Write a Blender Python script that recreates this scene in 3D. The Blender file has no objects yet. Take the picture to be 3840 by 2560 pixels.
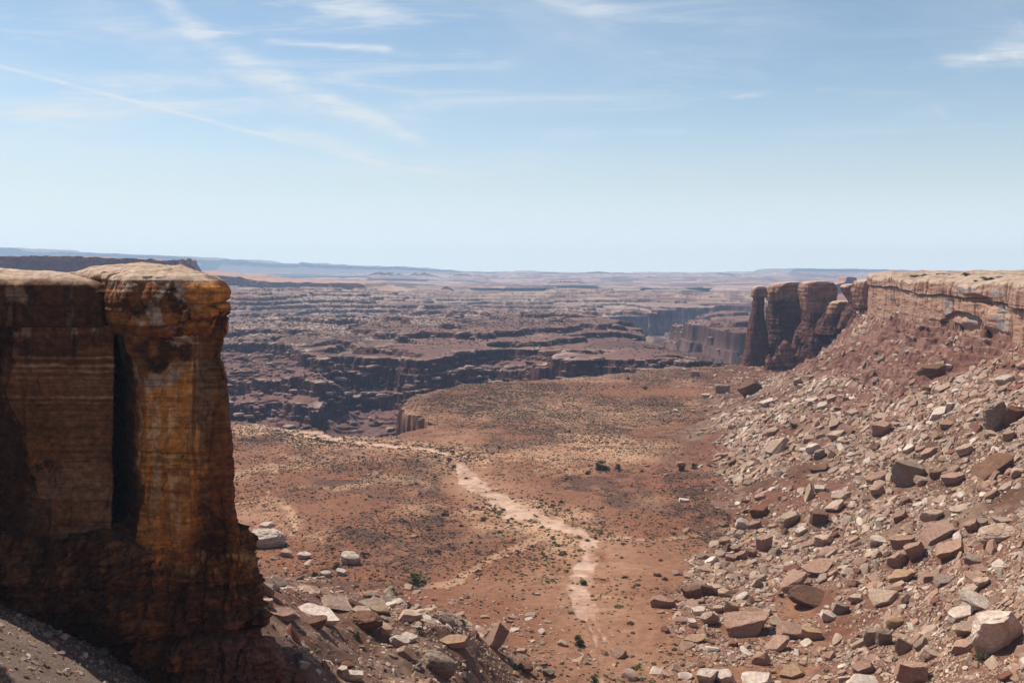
import bpy, bmesh, math, random
import numpy as np
from mathutils import Vector, Matrix

# ------------------------------------------------------------------ camera, sky, sun, exposure
SC = bpy.context.scene
COL = SC.collection
EYE = 80.0                       # eye height above the valley floor (m)
FPX, CX, HY = 3733.3, 1920.0, 1010.0   # focal length, centre and eye level in photo pixels
cam = bpy.data.cameras.new("camera")
cam.sensor_width, cam.lens = 36.0, 35.0
cam.shift_y = -(1280.0 - HY) / 3840.0
cam.clip_start, cam.clip_end = 0.5, 80000.0
cam_ob = bpy.data.objects.new("camera", cam)
cam_ob.location = (0, 0, EYE)
cam_ob.rotation_euler = (math.radians(90), 0, 0)
COL.objects.link(cam_ob)
SC.camera = cam_ob
SC.render.engine = 'CYCLES'
SC.view_settings.view_transform = 'Standard'
SC.view_settings.look = 'None'
SC.view_settings.exposure = 0.35
SC.view_settings.gamma = 1.0
SC.cycles.use_denoising = True
SC.cycles.denoiser = 'OPENIMAGEDENOISE'
SC.cycles.denoising_input_passes = 'RGB_ALBEDO_NORMAL'
SC.cycles.denoising_prefilter = 'ACCURATE'
SC.cycles.max_bounces = 5
SC.cycles.diffuse_bounces = 3
SC.cycles.volume_bounces = 1

SUN_AZ, SUN_EL = 50.0, 56.0      # degrees left of the view direction, elevation
sa, se = math.radians(SUN_AZ), math.radians(SUN_EL)
to_sun = Vector((-math.sin(sa) * math.cos(se), math.cos(sa) * math.cos(se), math.sin(se)))
sun = bpy.data.lights.new("sun", 'SUN')
sun.energy = 5.0
sun.angle = math.radians(0.53)
sun.color = (1.0, 0.93, 0.83)
sun_ob = bpy.data.objects.new("sun", sun)
sun_ob.rotation_euler = to_sun.to_track_quat('Z', 'Y').to_euler()
sun_ob.location = (0, 0, 500)
COL.objects.link(sun_ob)


class NT:
    """tiny helper for node graphs"""
    def __init__(self, tree):
        self.t = tree
        tree.nodes.clear()

    def n(self, kind, ins=None, **props):
        nd = self.t.nodes.new(kind)
        for k, v in props.items():
            setattr(nd, k, v)
        for k, v in (ins or {}).items():
            s = nd.inputs[k]
            if hasattr(v, 'is_linked'):
                self.t.links.new(v, s)
            else:
                s.default_value = v
        return nd

    def m(self, op, a, b=0.0, c=None, clamp=False):
        ins = {0: a, 1: b}
        if c is not None:
            ins[2] = c
        return self.n('ShaderNodeMath', ins, operation=op, use_clamp=clamp).outputs[0]

    def ss(self, x, lo, hi, t0=0.0, t1=1.0):
        return self.n('ShaderNodeMapRange', {'Value': x, 'From Min': lo, 'From Max': hi, 'To Min': t0, 'To Max': t1},
                      interpolation_type='SMOOTHSTEP', clamp=True).outputs[0]

    def mix(self, f, a, b, blend='MIX'):
        nd = self.n('ShaderNodeMix', data_type='RGBA', blend_type=blend, clamp_factor=True)
        for i, v in ((0, f), (6, a), (7, b)):
            if hasattr(v, 'is_linked'):
                self.t.links.new(v, nd.inputs[i])
            else:
                nd.inputs[i].default_value = v if i == 0 else (*v[:3], 1.0)
        return nd.outputs[2]

    def noise(self, vec, scale, detail=4.0, rough=0.55, dist=0.0):
        return self.n('ShaderNodeTexNoise', {'Vector': vec, 'Scale': scale, 'Detail': detail, 'Roughness': rough,
                                             'Distortion': dist}).outputs[0]

    def comb(self, x, y, z=0.0):
        return self.n('ShaderNodeCombineXYZ', {0: x, 1: y, 2: z}).outputs[0]


def build_world():
    w = bpy.data.worlds.new("World")
    SC.world = w
    w.use_nodes = True
    g = NT(w.node_tree)
    sky = g.n('ShaderNodeTexSky', sky_type='NISHITA', sun_disc=False, sun_elevation=se, sun_rotation=-sa,
              altitude=1500.0, air_density=1.0, dust_density=0.6, ozone_density=1.3)
    tc = g.n('ShaderNodeTexCoord').outputs['Generated']
    sp = g.n('ShaderNodeSeparateXYZ', {0: tc})
    yy = g.m('MAXIMUM', sp.outputs[1], 0.02)
    a = g.m('MULTIPLY_ADD', g.m('DIVIDE', sp.outputs[0], yy), FPX, CX)       # bearing and height of the view ray,
    b = g.m('SUBTRACT', HY, g.m('MULTIPLY', g.m('DIVIDE', sp.outputs[2], yy), FPX))  # as tangents about north
    p = g.comb(a, b)
    warp = g.noise(g.n('ShaderNodeMapping', {0: p, 'Scale': (0.003, 0.004, 1)}).outputs[0], 1.0, 5.0, 0.6)
    wob = g.m('MULTIPLY', g.m('SUBTRACT', warp, 0.5), 60.0)
    fine = g.noise(g.n('ShaderNodeMapping', {0: p, 'Rotation': (0, 0, -0.25), 'Scale': (0.004, 0.022, 1)}).outputs[0], 1.0, 8.0, 0.68, 0.4)
    fineN = g.ss(fine, 0.32, 0.75)
    total = None
    # x0, y0, x1, y1, half width at start, at end, strength, wobble, head fade, tail fade
    S = [(-60, 235, 640, 415, 14, 12, 0.62, 0.25, 0.02, 0.15), (560, 400, 1500, 632, 11, 22, 0.6, 0.35, 0.1, 0.08),
         (1440, 615, 1960, 705, 16, 10, 0.22, 0.5, 0.1, 0.4), (960, 480, 1520, 600, 55, 34, 0.55, 0.8, 0.2, 0.4),
         (520, -60, 1010, 330, 55, 85, 0.5, 0.9, 0.02, 0.3), (820, 210, 1650, 560, 100, 26, 0.7, 0.9, 0.25, 0.15),
         (940, 152, 1490, 190, 18, 26, 0.62, 0.5, 0.25, 0.1), (-60, 632, 640, 680, 20, 16, 0.3, 0.5, 0.05, 0.4),
         (1000, 620, 2150, 665, 30, 14, 0.2, 0.7, 0.3, 0.3), (3480, 235, 3860, 205, 40, 55, 0.62, 1.0, 0.3, 0.02),
         (3640, 260, 3860, 130, 40, 90, 0.3, 1.0, 0.3, 0.02), (2710, 375, 2900, 352, 10, 16, 0.35, 0.6, 0.4, 0.2),
         (2330, 490, 2610, 495, 16, 24, 0.28, 0.8, 0.4, 0.3), (3480, 400, 3560, 450, 30, 26, 0.3, 1.0, 0.4, 0.4),
         (1980, -30, 2400, 60, 70, 60, 0.42, 1.0, 0.2, 0.5), (3030, 345, 3190, 338, 16, 14, 0.2, 0.8, 0.4, 0.4),
         (1820, 610, 2300, 690, 36, 20, 0.2, 0.9, 0.4, 0.4), (150, 20, 900, 230, 130, 130, 0.3, 1.3, 0.3, 0.4),
         (-60, 540, 900, 590, 40, 30, 0.22, 0.9, 0.1, 0.5), (2350, 620, 2700, 660, 40, 30, 0.14, 0.9, 0.4, 0.4)]
    for x0, y0, x1, y1, w0, w1, st, wb, f0, f1 in S:
        L = math.hypot(x1 - x0, y1 - y0)
        ux, uy = (x1 - x0) / L, (y1 - y0) / L
        t = g.m('MULTIPLY_ADD', a, ux / L, g.m('MULTIPLY_ADD', b, uy / L, -(x0 * ux + y0 * uy) / L))
        s = g.m('MULTIPLY_ADD', a, -uy, g.m('MULTIPLY_ADD', b, ux, x0 * uy - y0 * ux))
        s = g.m('MULTIPLY_ADD', wob, wb, s)
        q = g.m('DIVIDE', g.m('ABSOLUTE', s), g.m('MULTIPLY_ADD', t, w1 - w0, float(w0)))
        k = g.m('MULTIPLY', g.ss(q, 1.0, 0.0), g.m('MULTIPLY', g.ss(t, 0.0, f0), g.ss(t, 1.0, 1.0 - f1)))
        k = g.m('MULTIPLY', k, g.m('MULTIPLY_ADD', fineN, 1.0 * st, 0.16 * st))
        total = k if total is None else g.m('ADD', total, k)
    veil = g.noise(g.n('ShaderNodeMapping', {0: p, 'Rotation': (0, 0, -0.22), 'Scale': (0.0007, 0.0022, 1)}).outputs[0], 1.0, 6.0, 0.6, 0.6)
    veil = g.m('MULTIPLY', g.ss(veil, 0.42, 0.8), g.ss(b, 950.0, 500.0))
    veil = g.m('MULTIPLY', veil, g.m('MULTIPLY_ADD', g.ss(a, 2600.0, 600.0), 0.28, 0.1))
    v2 = g.noise(g.n('ShaderNodeMapping', {0: p, 'Rotation': (0, 0, -0.32), 'Scale': (0.0011, 0.0085, 1)}).outputs[0], 1.0, 9.0, 0.66, 0.5)
    v2 = g.m('MULTIPLY', g.ss(v2, 0.46, 0.8), g.m('MULTIPLY', g.ss(b, 900.0, 350.0), g.m('MULTIPLY_ADD', g.ss(a, 3000.0, 500.0), 0.62, 0.2)))
    veil = g.m('ADD', veil, v2)
    total = g.m('ADD', g.m('MULTIPLY', total, 1.7), g.m('MULTIPLY', veil, 2.0), clamp=True)
    total = g.m('MULTIPLY', total, g.m('GREATER_THAN', sp.outputs[1], 0.05))
    tint = g.mix(1.0, sky.outputs[0], SKY_TINT, 'MULTIPLY')
    hz = g.m('POWER', g.ss(sp.outputs[2], 0.30, -0.01), 2.9)            # dusty pale air low in the sky
    tint = g.mix(g.m('MULTIPLY', hz, 0.9), tint, HORIZON)
    tint = g.mix(g.m('MULTIPLY', g.ss(sp.outputs[2], 0.095, -0.01), 0.85), tint, LOWSKY)
    col = g.mix(g.m('MULTIPLY', total, 0.8), tint, CLOUD)
    bg = g.n('ShaderNodeBackground', {'Color': col, 'Strength': SKY_STR})
    out = g.n('ShaderNodeOutputWorld', {'Surface': bg.outputs[0]})


SKY_STR = 0.095
SKY_TINT = (1.12, 1.08, 0.98)
CLOUD = (6.2, 6.7, 7.1)
HORIZON = (5.3, 5.95, 6.5)
LOWSKY = (6.5, 8.2, 9.8)
build_world()

# ------------------------------------------------------------------ noise
U = np.uint32


def _hash(ix, iy, iz, s):
    n = ix.astype(np.int64).astype(U) * U(374761393) + iy.astype(np.int64).astype(U) * U(668265263)
    if iz is not None:
        n = n + iz.astype(np.int64).astype(U) * U(2147483647 - 88123)
    n = n + U((s * 144269504 + 977) & 0xffffffff)
    n = (n ^ (n >> U(13))) * U(1274126177)
    n = (n ^ (n >> U(15))) * U(2246822519)
    n = n ^ (n >> U(16))
    return n.astype(np.float32) * np.float32(2.0 / 4294967296.0) - np.float32(1.0)


def vn2(x, y, s=0):
    x = np.asarray(x, np.float32); y = np.asarray(y, np.float32)
    ix, iy = np.floor(x), np.floor(y)
    fx, fy = x - ix, y - iy
    fx = fx * fx * fx * (fx * (fx * 6 - 15) + 10); fy = fy * fy * fy * (fy * (fy * 6 - 15) + 10)
    a, b = _hash(ix, iy, None, s), _hash(ix + 1, iy, None, s)
    c, d = _hash(ix, iy + 1, None, s), _hash(ix + 1, iy + 1, None, s)
    a = a + (b - a) * fx
    c = c + (d - c) * fx
    return a + (c - a) * fy


def vn3(x, y, z, s=0):
    x = np.asarray(x, np.float32); y = np.asarray(y, np.float32); z = np.asarray(z, np.float32)
    ix, iy, iz = np.floor(x), np.floor(y), np.floor(z)
    fx, fy, fz = x - ix, y - iy, z - iz
    fx = fx * fx * (3 - 2 * fx); fy = fy * fy * (3 - 2 * fy); fz = fz * fz * (3 - 2 * fz)
    r = []
    for k in (0, 1):
        a, b = _hash(ix, iy, iz + k, s), _hash(ix + 1, iy, iz + k, s)
        c, d = _hash(ix, iy + 1, iz + k, s), _hash(ix + 1, iy + 1, iz + k, s)
        a = a + (b - a) * fx
        c = c + (d - c) * fx
        r.append(a + (c - a) * fy)
    return r[0] + (r[1] - r[0]) * fz


def fbm(x, y, sc, oc=4, s=0, g=0.5):
    x = np.asarray(x, np.float32) / np.float32(sc); y = np.asarray(y, np.float32) / np.float32(sc)
    t, a, n = 0, 1.0, 0.0
    for k in range(oc):
        t = t + a * vn2(x, y, s + k * 7)
        n += a
        a *= g
        x, y = (x * 1.62 - y * 1.21) + 3.7, (x * 1.21 + y * 1.62) - 1.3
    return t / n * 1.5


def fbm3(p, sx, sy, sz, oc=4, s=0, g=0.5):
    q0, q1 = p[..., 0] * 0.82 - p[..., 1] * 0.57, p[..., 0] * 0.57 + p[..., 1] * 0.82
    x, y, z = q0 / sx, q1 / sy, p[..., 2] / sz + 0.02 * q0 / max(sx, sz)
    t, a, n = 0, 1.0, 0.0
    for k in range(oc):
        t = t + a * vn3(x + k * 5.1, y - k * 3.3, z + k * 1.7, s + k * 7)
        n += a
        a *= g
        x, y, z = x * 1.53 - y * 1.33, x * 1.33 + y * 1.53, z * 2.03
    return t / n * 1.5


def sst(a, b, x):
    t = np.clip((x - a) / (b - a), 0, 1)
    return t * t * (3 - 2 * t)


def mixc(a, b, t):
    t = np.asarray(t)[..., None]
    return a * (1 - t) + np.asarray(b, np.float32) * t


def G(px, py, z=0.0):
    """photo pixel -> the point where its ray meets height z"""
    d = (EYE - z) * FPX / (py - HY)
    return ((px - CX) / FPX * d, d)


def P(px, py, d):
    """photo pixel -> world point at distance d"""
    return ((px - CX) / FPX * d, d, EYE - (py - HY) / FPX * d)


def seg_dist(x, y, pts, closed=False):
    """distance to a polyline, and how far along it (0..1 per whole line)"""
    best = np.full(x.shape, 1e9, np.float32)
    n = len(pts)
    for i in range(n if closed else n - 1):
        ax, ay = pts[i]; bx, by = pts[(i + 1) % n]
        dx, dy = bx - ax, by - ay
        t = np.clip(((x - ax) * dx + (y - ay) * dy) / (dx * dx + dy * dy + 1e-9), 0, 1)
        best = np.minimum(best, (x - ax - t * dx) ** 2 + (y - ay - t * dy) ** 2)
    return np.sqrt(best)


def inside(x, y, pts):
    r = np.zeros(x.shape, bool)
    n = len(pts)
    for i in range(n):
        ax, ay = pts[i]; bx, by = pts[(i + 1) % n]
        if ay == by:
            continue
        c = ((ay > y) != (by > y)) & (x < (bx - ax) * (y - ay) / (by - ay) + ax)
        r ^= c
    return r


def sdist(x, y, pts):
    """signed distance to a closed polygon, positive inside"""
    d = seg_dist(x, y, pts, True)
    return np.where(inside(x, y, pts), d, -d)


# ------------------------------------------------------------------ objects and materials
def tag(o, label=None, cat=None, group=None, kind=None):
    for k, v in (("label", label), ("category", cat), ("group", group), ("kind", kind)):
        if v:
            o[k] = v
    return o


def empty(name, loc=(0, 0, 0)):
    o = bpy.data.objects.new(name, None)
    o.location = loc
    o.empty_display_size = 0.5
    COL.objects.link(o)
    return o


def mesh_data(name, V, F, cols=None, mat=None, smooth=False):
    """V (n,3), F (m,4) or (m,3) index arrays -> mesh data with a colour per vertex"""
    V = np.ascontiguousarray(V, np.float32).reshape(-1, 3)
    F = np.ascontiguousarray(F, np.int32)
    k = F.shape[1]
    me = bpy.data.meshes.new(name)
    me.vertices.add(len(V)); me.loops.add(F.size); me.polygons.add(len(F))
    me.vertices.foreach_set('co', V.ravel())
    me.loops.foreach_set('vertex_index', F.ravel())
    me.polygons.foreach_set('loop_start', np.arange(0, F.size, k, dtype=np.int32))
    me.polygons.foreach_set('use_smooth', np.full(len(F), smooth, bool))
    if cols is not None:
        at = me.color_attributes.new('Col', 'FLOAT_COLOR', 'POINT')
        c4 = np.ones((len(V), 4), np.float32)
        c4[:, :3] = np.clip(cols.reshape(-1, 3), 0.003, 0.9)
        at.data.foreach_set('color', c4.ravel())
    me.update(calc_edges=True)
    if mat:
        me.materials.append(mat)
    return me


def link(name, me, parent=None, loc=None):
    o = bpy.data.objects.new(name, me)
    COL.objects.link(o)
    if loc is not None:
        o.location = loc
    if parent:
        o.parent = parent
    return o


def grid_faces(nr, nc, wrap=False):
    i = np.arange(nr * nc, dtype=np.int32).reshape(nr, nc)
    if wrap:
        j = np.roll(i, -1, 1)
        return np.stack([i[:-1], j[:-1], j[1:], i[1:]], -1).reshape(-1, 4)
    return np.stack([i[:-1, :-1], i[:-1, 1:], i[1:, 1:], i[1:, :-1]], -1).reshape(-1, 4)


def rock_mat(name, sc=1.0, bump=0.25, var=0.35, stretch=(1, 1, 1), objrand=0.0, rough=0.92, bdist=0.3):
    """vertex colour times fine mottling, with a rough bump"""
    m = bpy.data.materials.new(name)
    m.use_nodes = True
    g = NT(m.node_tree)
    c = g.n('ShaderNodeAttribute', attribute_name='Col').outputs['Color']
    pos = g.n('ShaderNodeNewGeometry').outputs['Position'] if not objrand else g.n('ShaderNodeTexCoord').outputs['Object']
    pos = g.n('ShaderNodeMapping', {0: pos, 'Scale': stretch}).outputs[0]
    n1 = g.noise(pos, sc, 6.0, 0.65)
    f = g.ss(n1, 0.3, 0.72, 1.0 - var, 1.0 + var * 0.75)
    if objrand:
        r = g.n('ShaderNodeObjectInfo').outputs['Random']
        f = g.m('MULTIPLY', f, g.m('MULTIPLY_ADD', r, 2 * objrand, 1 - objrand))
    col = g.mix(1.0, c, g.comb(f, f, f), 'MULTIPLY')
    b = g.n('ShaderNodeBump', {'Strength': bump, 'Distance': bdist, 'Height': n1})
    bs = g.n('ShaderNodeBsdfPrincipled', {'Base Color': col, 'Roughness': rough, 'Specular IOR Level': 0.15, 'Normal': b.outputs[0]})
    g.n('ShaderNodeOutputMaterial', {'Surface': bs.outputs[0]})
    return m


M_GROUND = rock_mat('ground_material', 0.45, 0.35, 0.22)
M_FAR = rock_mat('bench_material', 0.05, 0.2, 0.25, bdist=1.0)
M_CLIFF = rock_mat('cliff_material', 1.6, 0.5, 0.35, (1, 1, 1.0), bdist=0.12)
M_WALL = rock_mat('wall_material', 0.5, 0.35, 0.22, (1, 1, 1.6), bdist=0.4)
M_ROCK = rock_mat('boulder_material', 1.3, 0.5, 0.28, (1, 1, 2.2), objrand=0.12, bdist=0.12)
M_RUB = rock_mat('rubble_material', 1.5, 0.3, 0.25, bdist=0.1)
M_LEAF = rock_mat('leaf_material', 3.0, 0.0, 0.3, rough=0.8)
M_BARK = rock_mat('bark_material', 4.0, 0.4, 0.3)
# ------------------------------------------------------------------ terrain
RIM_R = [(292, 800), (270, 745), (248, 690), (236, 640), (228, 580), (214, 500), (192, 373), (172, 270), (150, 175), (122, 100), (80, 52),
         (30, 34), (-10, 32), (-36, 48)]                     # cliff foot of the mesa on the right, far end first
MESA = RIM_R + [(-46, 66), (-62, 97), (-28, 97), (-26, 103), (-40, 126), (-62, 150), (-160, 175), (-420, 300), (-420, -300), (700, -300), (700, 860), (330, 850)]
NR = [(500, 1606), (700, 1600), (840, 1592), (1040, 1602), (1240, 1622), (1400, 1642), (1480, 1650), (1556, 1602), (1545, 1560), (1562, 1500),
      (1612, 1460), (1700, 1442), (1900, 1426), (2300, 1402), (2500, 1392), (2640, 1384), (2800, 1372), (2960, 1366)]
NRW = [G(*p) for p in NR]
L0 = NRW + [G(*p) for p in [(2960, 1340), (2700, 1340), (2560, 1352), (2400, 1343), (2250, 1330), (2130, 1345), (2000, 1330), (1850, 1318), (1700, 1337),
                            (1600, 1347), (1450, 1346), (1330, 1337), (1240, 1340), (1195, 1352), (1130, 1326), (1060, 1308), (960, 1292), (840, 1290), (500, 1285)]]
L1 = [(x, y + 12) for x, y in NRW[:-3]] + [G(*p, -14) for p in [(2600, 1400), (2400, 1404), (2250, 1398), (2000, 1402), (1850, 1398), (1700, 1402), (1600, 1408), (1450, 1408),
                                                             (1330, 1400), (1250, 1392), (1205, 1440), (1130, 1436), (1060, 1420), (960, 1412), (840, 1408), (500, 1400)]]
L2 = [(x, y + 22) for x, y in NRW[:-5]] + [G(*p, -28) for p in [(2280, 1440), (2000, 1462), (1850, 1462), (1700, 1466), (1600, 1470), (1450, 1476), (1330, 1470), (1262, 1474), (1228, 1540),
                                                             (1150, 1545), (1090, 1520), (1000, 1512), (840, 1500), (500, 1490)]]
RC = [(196, 872), (186, 960), (184, 1067), (178, 1270), (150, 1456), (136, 1620), (120, 1800), (110, 1960), (190, 2040), (300, 2070), (335, 2075), (330, 2180), (300, 2290),
      (360, 2420), (470, 2400), (560, 2330), (640, 2200), (560, 2150), (430, 2080), (330, 1820), (262, 1560), (250, 1490), (262, 1400), (290, 1300), (305, 1244), (360, 1180), (420, 1090), (470, 1000), (440, 900)]

WASH = [G(*p) for p in [(2420, 2600), (2380, 2560), (2300, 2450), (2235, 2350), (2195, 2250), (2165, 2200), (2180, 2150), (2205, 2090), (2212, 2025), (2150, 1990), (2060, 1955),
                        (1960, 1948), (1900, 1905), (1850, 1860), (1780, 1826), (1748, 1780), (1700, 1715), (1600, 1684), (1480, 1672), (1380, 1660), (1250, 1645), (1120, 1612)]]
BRAID = [[G(*p) for p in q] for q in (
    [(1900, 1905), (1895, 1860), (1850, 1825), (1775, 1812)], [(2262, 2600), (2252, 2500), (2225, 2380), (2180, 2300), (2165, 2200)],
    [(2060, 1955), (1990, 1915), (1930, 1890), (1880, 1850)], [(1745, 1780), (1720, 1745), (1640, 1725), (1560, 1722)])]
GULLY = [[G(*p) for p in q] for q in (
    [(2212, 2022), (2320, 2008), (2430, 2022), (2560, 2012), (2700, 1985), (2800, 1950)], [(870, 1885), (980, 1872), (1060, 1885), (1095, 1920), (1105, 1985), (1085, 2010)],
    [(1000, 1870), (1010, 1800), (1030, 1740), (1120, 1700)], [(1600, 2192), (1700, 2180), (1760, 2140), (1850, 2085), (1930, 2050), (2050, 2000)],
    [(1320, 2225), (1450, 2205), (1560, 2190)], [(1090, 2010), (1200, 2020), (1215, 2060)], [(1960, 1780), (2150, 1785), (2300, 1790), (2560, 1800), (2700, 1830)],
    [(1905, 1770), (1820, 1755), (1700, 1700)], [(2230, 2230), (2400, 2240), (2560, 2255)], [(2240, 2440), (2420, 2430), (2560, 2420)])]
# patches of the valley floor: pixel centre, half sizes in pixels, strength
SAND = [(2180, 1690, 420, 60, 1.0), (1980, 1520, 300, 60, .8), (2350, 1545, 260, 50, .8), (1420, 1810, 320, 26, .9), (1900, 1960, 130, 90, .7), (1650, 1920, 220, 45, .7), (1280, 1660, 300, 40, .8),
        (2100, 2010, 90, 80, .8), (2420, 1885, 120, 26, .5), (1130, 1740, 160, 30, .6), (1500, 1700, 300, 22, .6), (2450, 2150, 200, 60, .35), (2050, 1600, 160, 40, .5), (1750, 1640, 120, 40, .5), (950, 1610, 160, 25, .9)]
DARK = [(2480, 1905, 250, 70, 1.3), (2420, 1830, 330, 26, 1.2), (1960, 2090, 120, 80, 1.2), (1700, 1800, 60, 90, .9), (2330, 1790, 260, 40, .8), (1800, 1500, 260, 45, .7), (1660, 1700, 160, 40, .7), (2200, 1620, 330, 34, .6),
        (2600, 1880, 120, 50, .9), (1300, 1760, 200, 30, .5), (1500, 1980, 250, 60, .45), (1850, 2040, 160, 60, .8), (2560, 1640, 150, 30, .6), (900, 1660, 130, 30, .8), (1500, 1640, 220, 22, .5), (2540, 2190, 70, 30, .8), (2330, 2330, 40, 120, .5)]
RED = [(2280, 2080, 90, 30, 1.0), (2450, 1990, 220, 30, .9), (2500, 1800, 300, 26, .9), (1850, 2400, 150, 120, .8), (2330, 2420, 120, 60, .6), (1300, 2430, 420, 90, 1.0), (1100, 1950, 180, 60, .7), (2380, 2560, 120, 40, .7), (1050, 2520, 150, 60, .9)]


def ell(x, y, L):
    """soft patches on the ground, each an ellipse in plan (from its place in the photo)"""
    r = np.zeros(x.shape, np.float32)
    for px, py, hw, hh, st in L:
        cx, cy = G(px, py)
        rx = hw / FPX * cy
        ry = hh / FPX * cy * cy / EYE
        q = ((x - cx) / rx) ** 2 + ((y - cy) / ry) ** 2
        r = np.maximum(r, st * sst(1.25, 0.35, q))
    return r


def terr(h, step, lo=0.62, hi=0.92, keep=0.25):
    """ledges: flat treads joined by steep risers"""
    f = h / step
    k = np.floor(f)
    u = f - k
    return step * (k + keep * u + (1 - keep) * sst(lo, hi, u))


def height(x, y, full=True):
    """ground height, and masks used for colour"""
    x = np.asarray(x, np.float32); y = np.asarray(y, np.float32)
    z = np.zeros(x.shape, np.float32)
    M = {k: np.zeros(x.shape, np.float32) for k in ('talus', 'wash', 'sand', 'dark', 'red', 'bench', 'out', 'pale')}
    M['slope_d'] = np.full(x.shape, 999., np.float32)
    # ---- valley floor, slopes of broken rock
    a = np.where(y < 1150)
    if a[0].size:
        X, Y = x[a], y[a]
        zf = 1.5 * fbm(X, Y, 90, 3, 1) + 0.3 * fbm(X, Y, 14, 3, 2)
        hump = fbm(X, Y, 40, 3, 77)
        zf += 1.2 * np.maximum(hump, 0)
        wob = 3.5 * fbm(X, Y, 22, 3, 5) + 1.2 * fbm(X, Y, 5, 2, 6)
        dw = seg_dist(X, Y, WASH) + wob * 0.55
        wd = 1.15 + 0.7 * vn2(X / 25, Y / 25, 9)
        for px, py, w in ((2060, 1955, 2.4), (1780, 1815, 4.5), (1000, 1615, 7.0), (1400, 1665, 3.0), (2240, 2370, 0.6)):
            cx, cy = G(px, py)
            wd = wd + w * np.exp(-((X - cx) ** 2 + (Y - cy) ** 2) / (2 * 22.0 ** 2))
        wm = sst(0.55, -0.45, dw - wd) * (0.35 + 0.65 * sst(-.25, .12, fbm(X, Y, 6, 3, 8)))
        near_w = sst(22, 4, dw)
        for q in BRAID:
            db = seg_dist(X, Y, q) + wob * 0.5
            wm = np.maximum(wm, 0.6 * sst(1.3, 0.2, db - 0.3))
        gm = np.zeros(X.shape, np.float32)
        for q in GULLY:
            dg = seg_dist(X, Y, q) + wob * 0.5
            gm = np.maximum(gm, sst(1.9, 0.3, dg))
        zf -= 1.1 * wm + 0.6 * near_w + 1.0 * gm
        d = -sdist(X, Y, MESA)                               # metres outside the mesa's foot
        Lt = 112 + 16 * fbm(X, Y, 120, 2, 11) + 5 * fbm(X, Y, 25, 2, 12)
        db_ = d + 34 * sst(540, 700, Y) * sst(268, 228, X) * (X > 60) * sst(-5, 15, d)
        q = np.clip(1 - db_ / Lt, 0, 1)
        zt = 53 * np.where(d < 0, 1.0, q ** 1.22)
        left = sst(0, -30, X)
        zt = np.where(d < 0, 53, zt * (1 - 0.12 * left * sst(0, 30, d)) * (1 - 0.22 * sst(70, 0, X) * sst(110, 150, Y)))
        zt = zt * (1 - 0.8 * sst(-14, 8, X) * sst(60, 34, X) * sst(105, 140, Y))
        tal = sst(0.0, 0.06, q) * (d > 0) * (1 - 0.97 * sst(-14, 8, X) * sst(60, 34, X) * sst(105, 140, Y))
        rough = 1.0 * fbm(X, Y, 16, 3, 14) + 0.35 * fbm(X, Y, 4, 3, 15)
        ribs = np.abs(fbm(X, Y, 34, 3, 16))
        zt = zt + tal * (rough - 2.2 * ribs + 0.6)
        # bare red ledges standing out of the upper slope
        up = np.maximum(sst(0.36, 0.62, q) * sst(0.12, -0.12, fbm(X, Y, 70, 3, 18)) * sst(330, 420, Y), tal * sst(1.3, .5, ((X - 200) / 42) ** 2 + ((Y - 560) / 140) ** 2 + .5 * fbm(X, Y, 25, 3, 13)) * (X > 0))
        zt = zt + up * (terr(zt + 3.0 * fbm(X, Y, 30, 3, 19), 4.2, 0.5, 0.85, 0.1) - zt) * 0.9 + up * 2.2 * np.abs(fbm(X, Y, 9, 3, 20)) + up * 0.9 * fbm(X, Y, 3.5, 2, 28)
        up2 = tal * sst(0.75, 0.95, q) * sst(300, 340, Y)
        zt = zt + up2 * (terr(zt + 1.2 * fbm(X, Y, 22, 3, 29), 2.6, 0.5, 0.85, 0.1) - zt) * 0.9
        # the gully below the boulder spur on the left, and the shaded heap of scree under the left cliff
        gl = np.exp(-(seg_dist(X, Y, [(-52, 80), (-34, 90), (-20, 122), (-4, 140), (30, 152)]) / 21.0) ** 2)
        zt = zt - 15.0 * gl * (1 + 0.3 * fbm(X, Y, 18, 3, 17))
        spur = np.exp(-(seg_dist(X, Y, [(-40, 140), (-36, 165), (-25, 182), (-8, 190), (12, 196)]) / 11.0) ** 2)
        zt = zt + (X < 25) * (Y < 178) * tal * (0.8 * fbm(X, Y, 8, 3, 26) - 1.0 * np.abs(fbm(X, Y, 14, 3, 27)) + .4)
        zt = zt + 2.0 * spur * sst(0.0, 0.2, q)
        heap = 68.5 - 0.66 * np.hypot(X + 68, Y - 71) + 0.5 * rough
        zz = np.maximum(zf, zt - 1.0)
        k = 2.2                                              # soft join
        hgt = np.clip(0.5 + 0.5 * (zt - 0.6 - zf) / k, 0, 1)
        zz = zf * (1 - hgt) + (zt - 0.6) * hgt + k * hgt * (1 - hgt)
        hp = (heap > zz) & (d > -2)
        zz = np.where(hp, heap, zz)
        M['talus'][a] = np.maximum(tal * sst(-0.5, 1.5, zt - zf), hp)
        M['wash'][a] = np.maximum(wm, 0)
        M['sand'][a] = np.clip(ell(X + wob * 3, Y + wob * 5, SAND) * (0.75 + 0.6 * fbm(X, Y, 45, 3, 21)) + 0.38 * near_w + 0.7 * gm + 0.45 * sst(0.15, 0.6, fbm(X, Y * 0.5, 40, 4, 22)), 0, 1) * (1 - 0.6 * sst(262, 225, Y))
        M['dark'][a] = np.clip(ell(X + wob * 3, Y + wob * 5, DARK) * (0.8 + 0.9 * fbm(X, Y * .6, 30, 4, 23)) + 0.75 * sst(0.1, 0.6, fbm(X, Y * 0.4, 38, 4, 24)), 0, 1) * (1 - near_w * .8)
        M['red'][a] = ell(X + wob * 2, Y + wob * 4, RED) * (0.75 + .5 * fbm(X, Y, 25, 3, 25))
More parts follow.
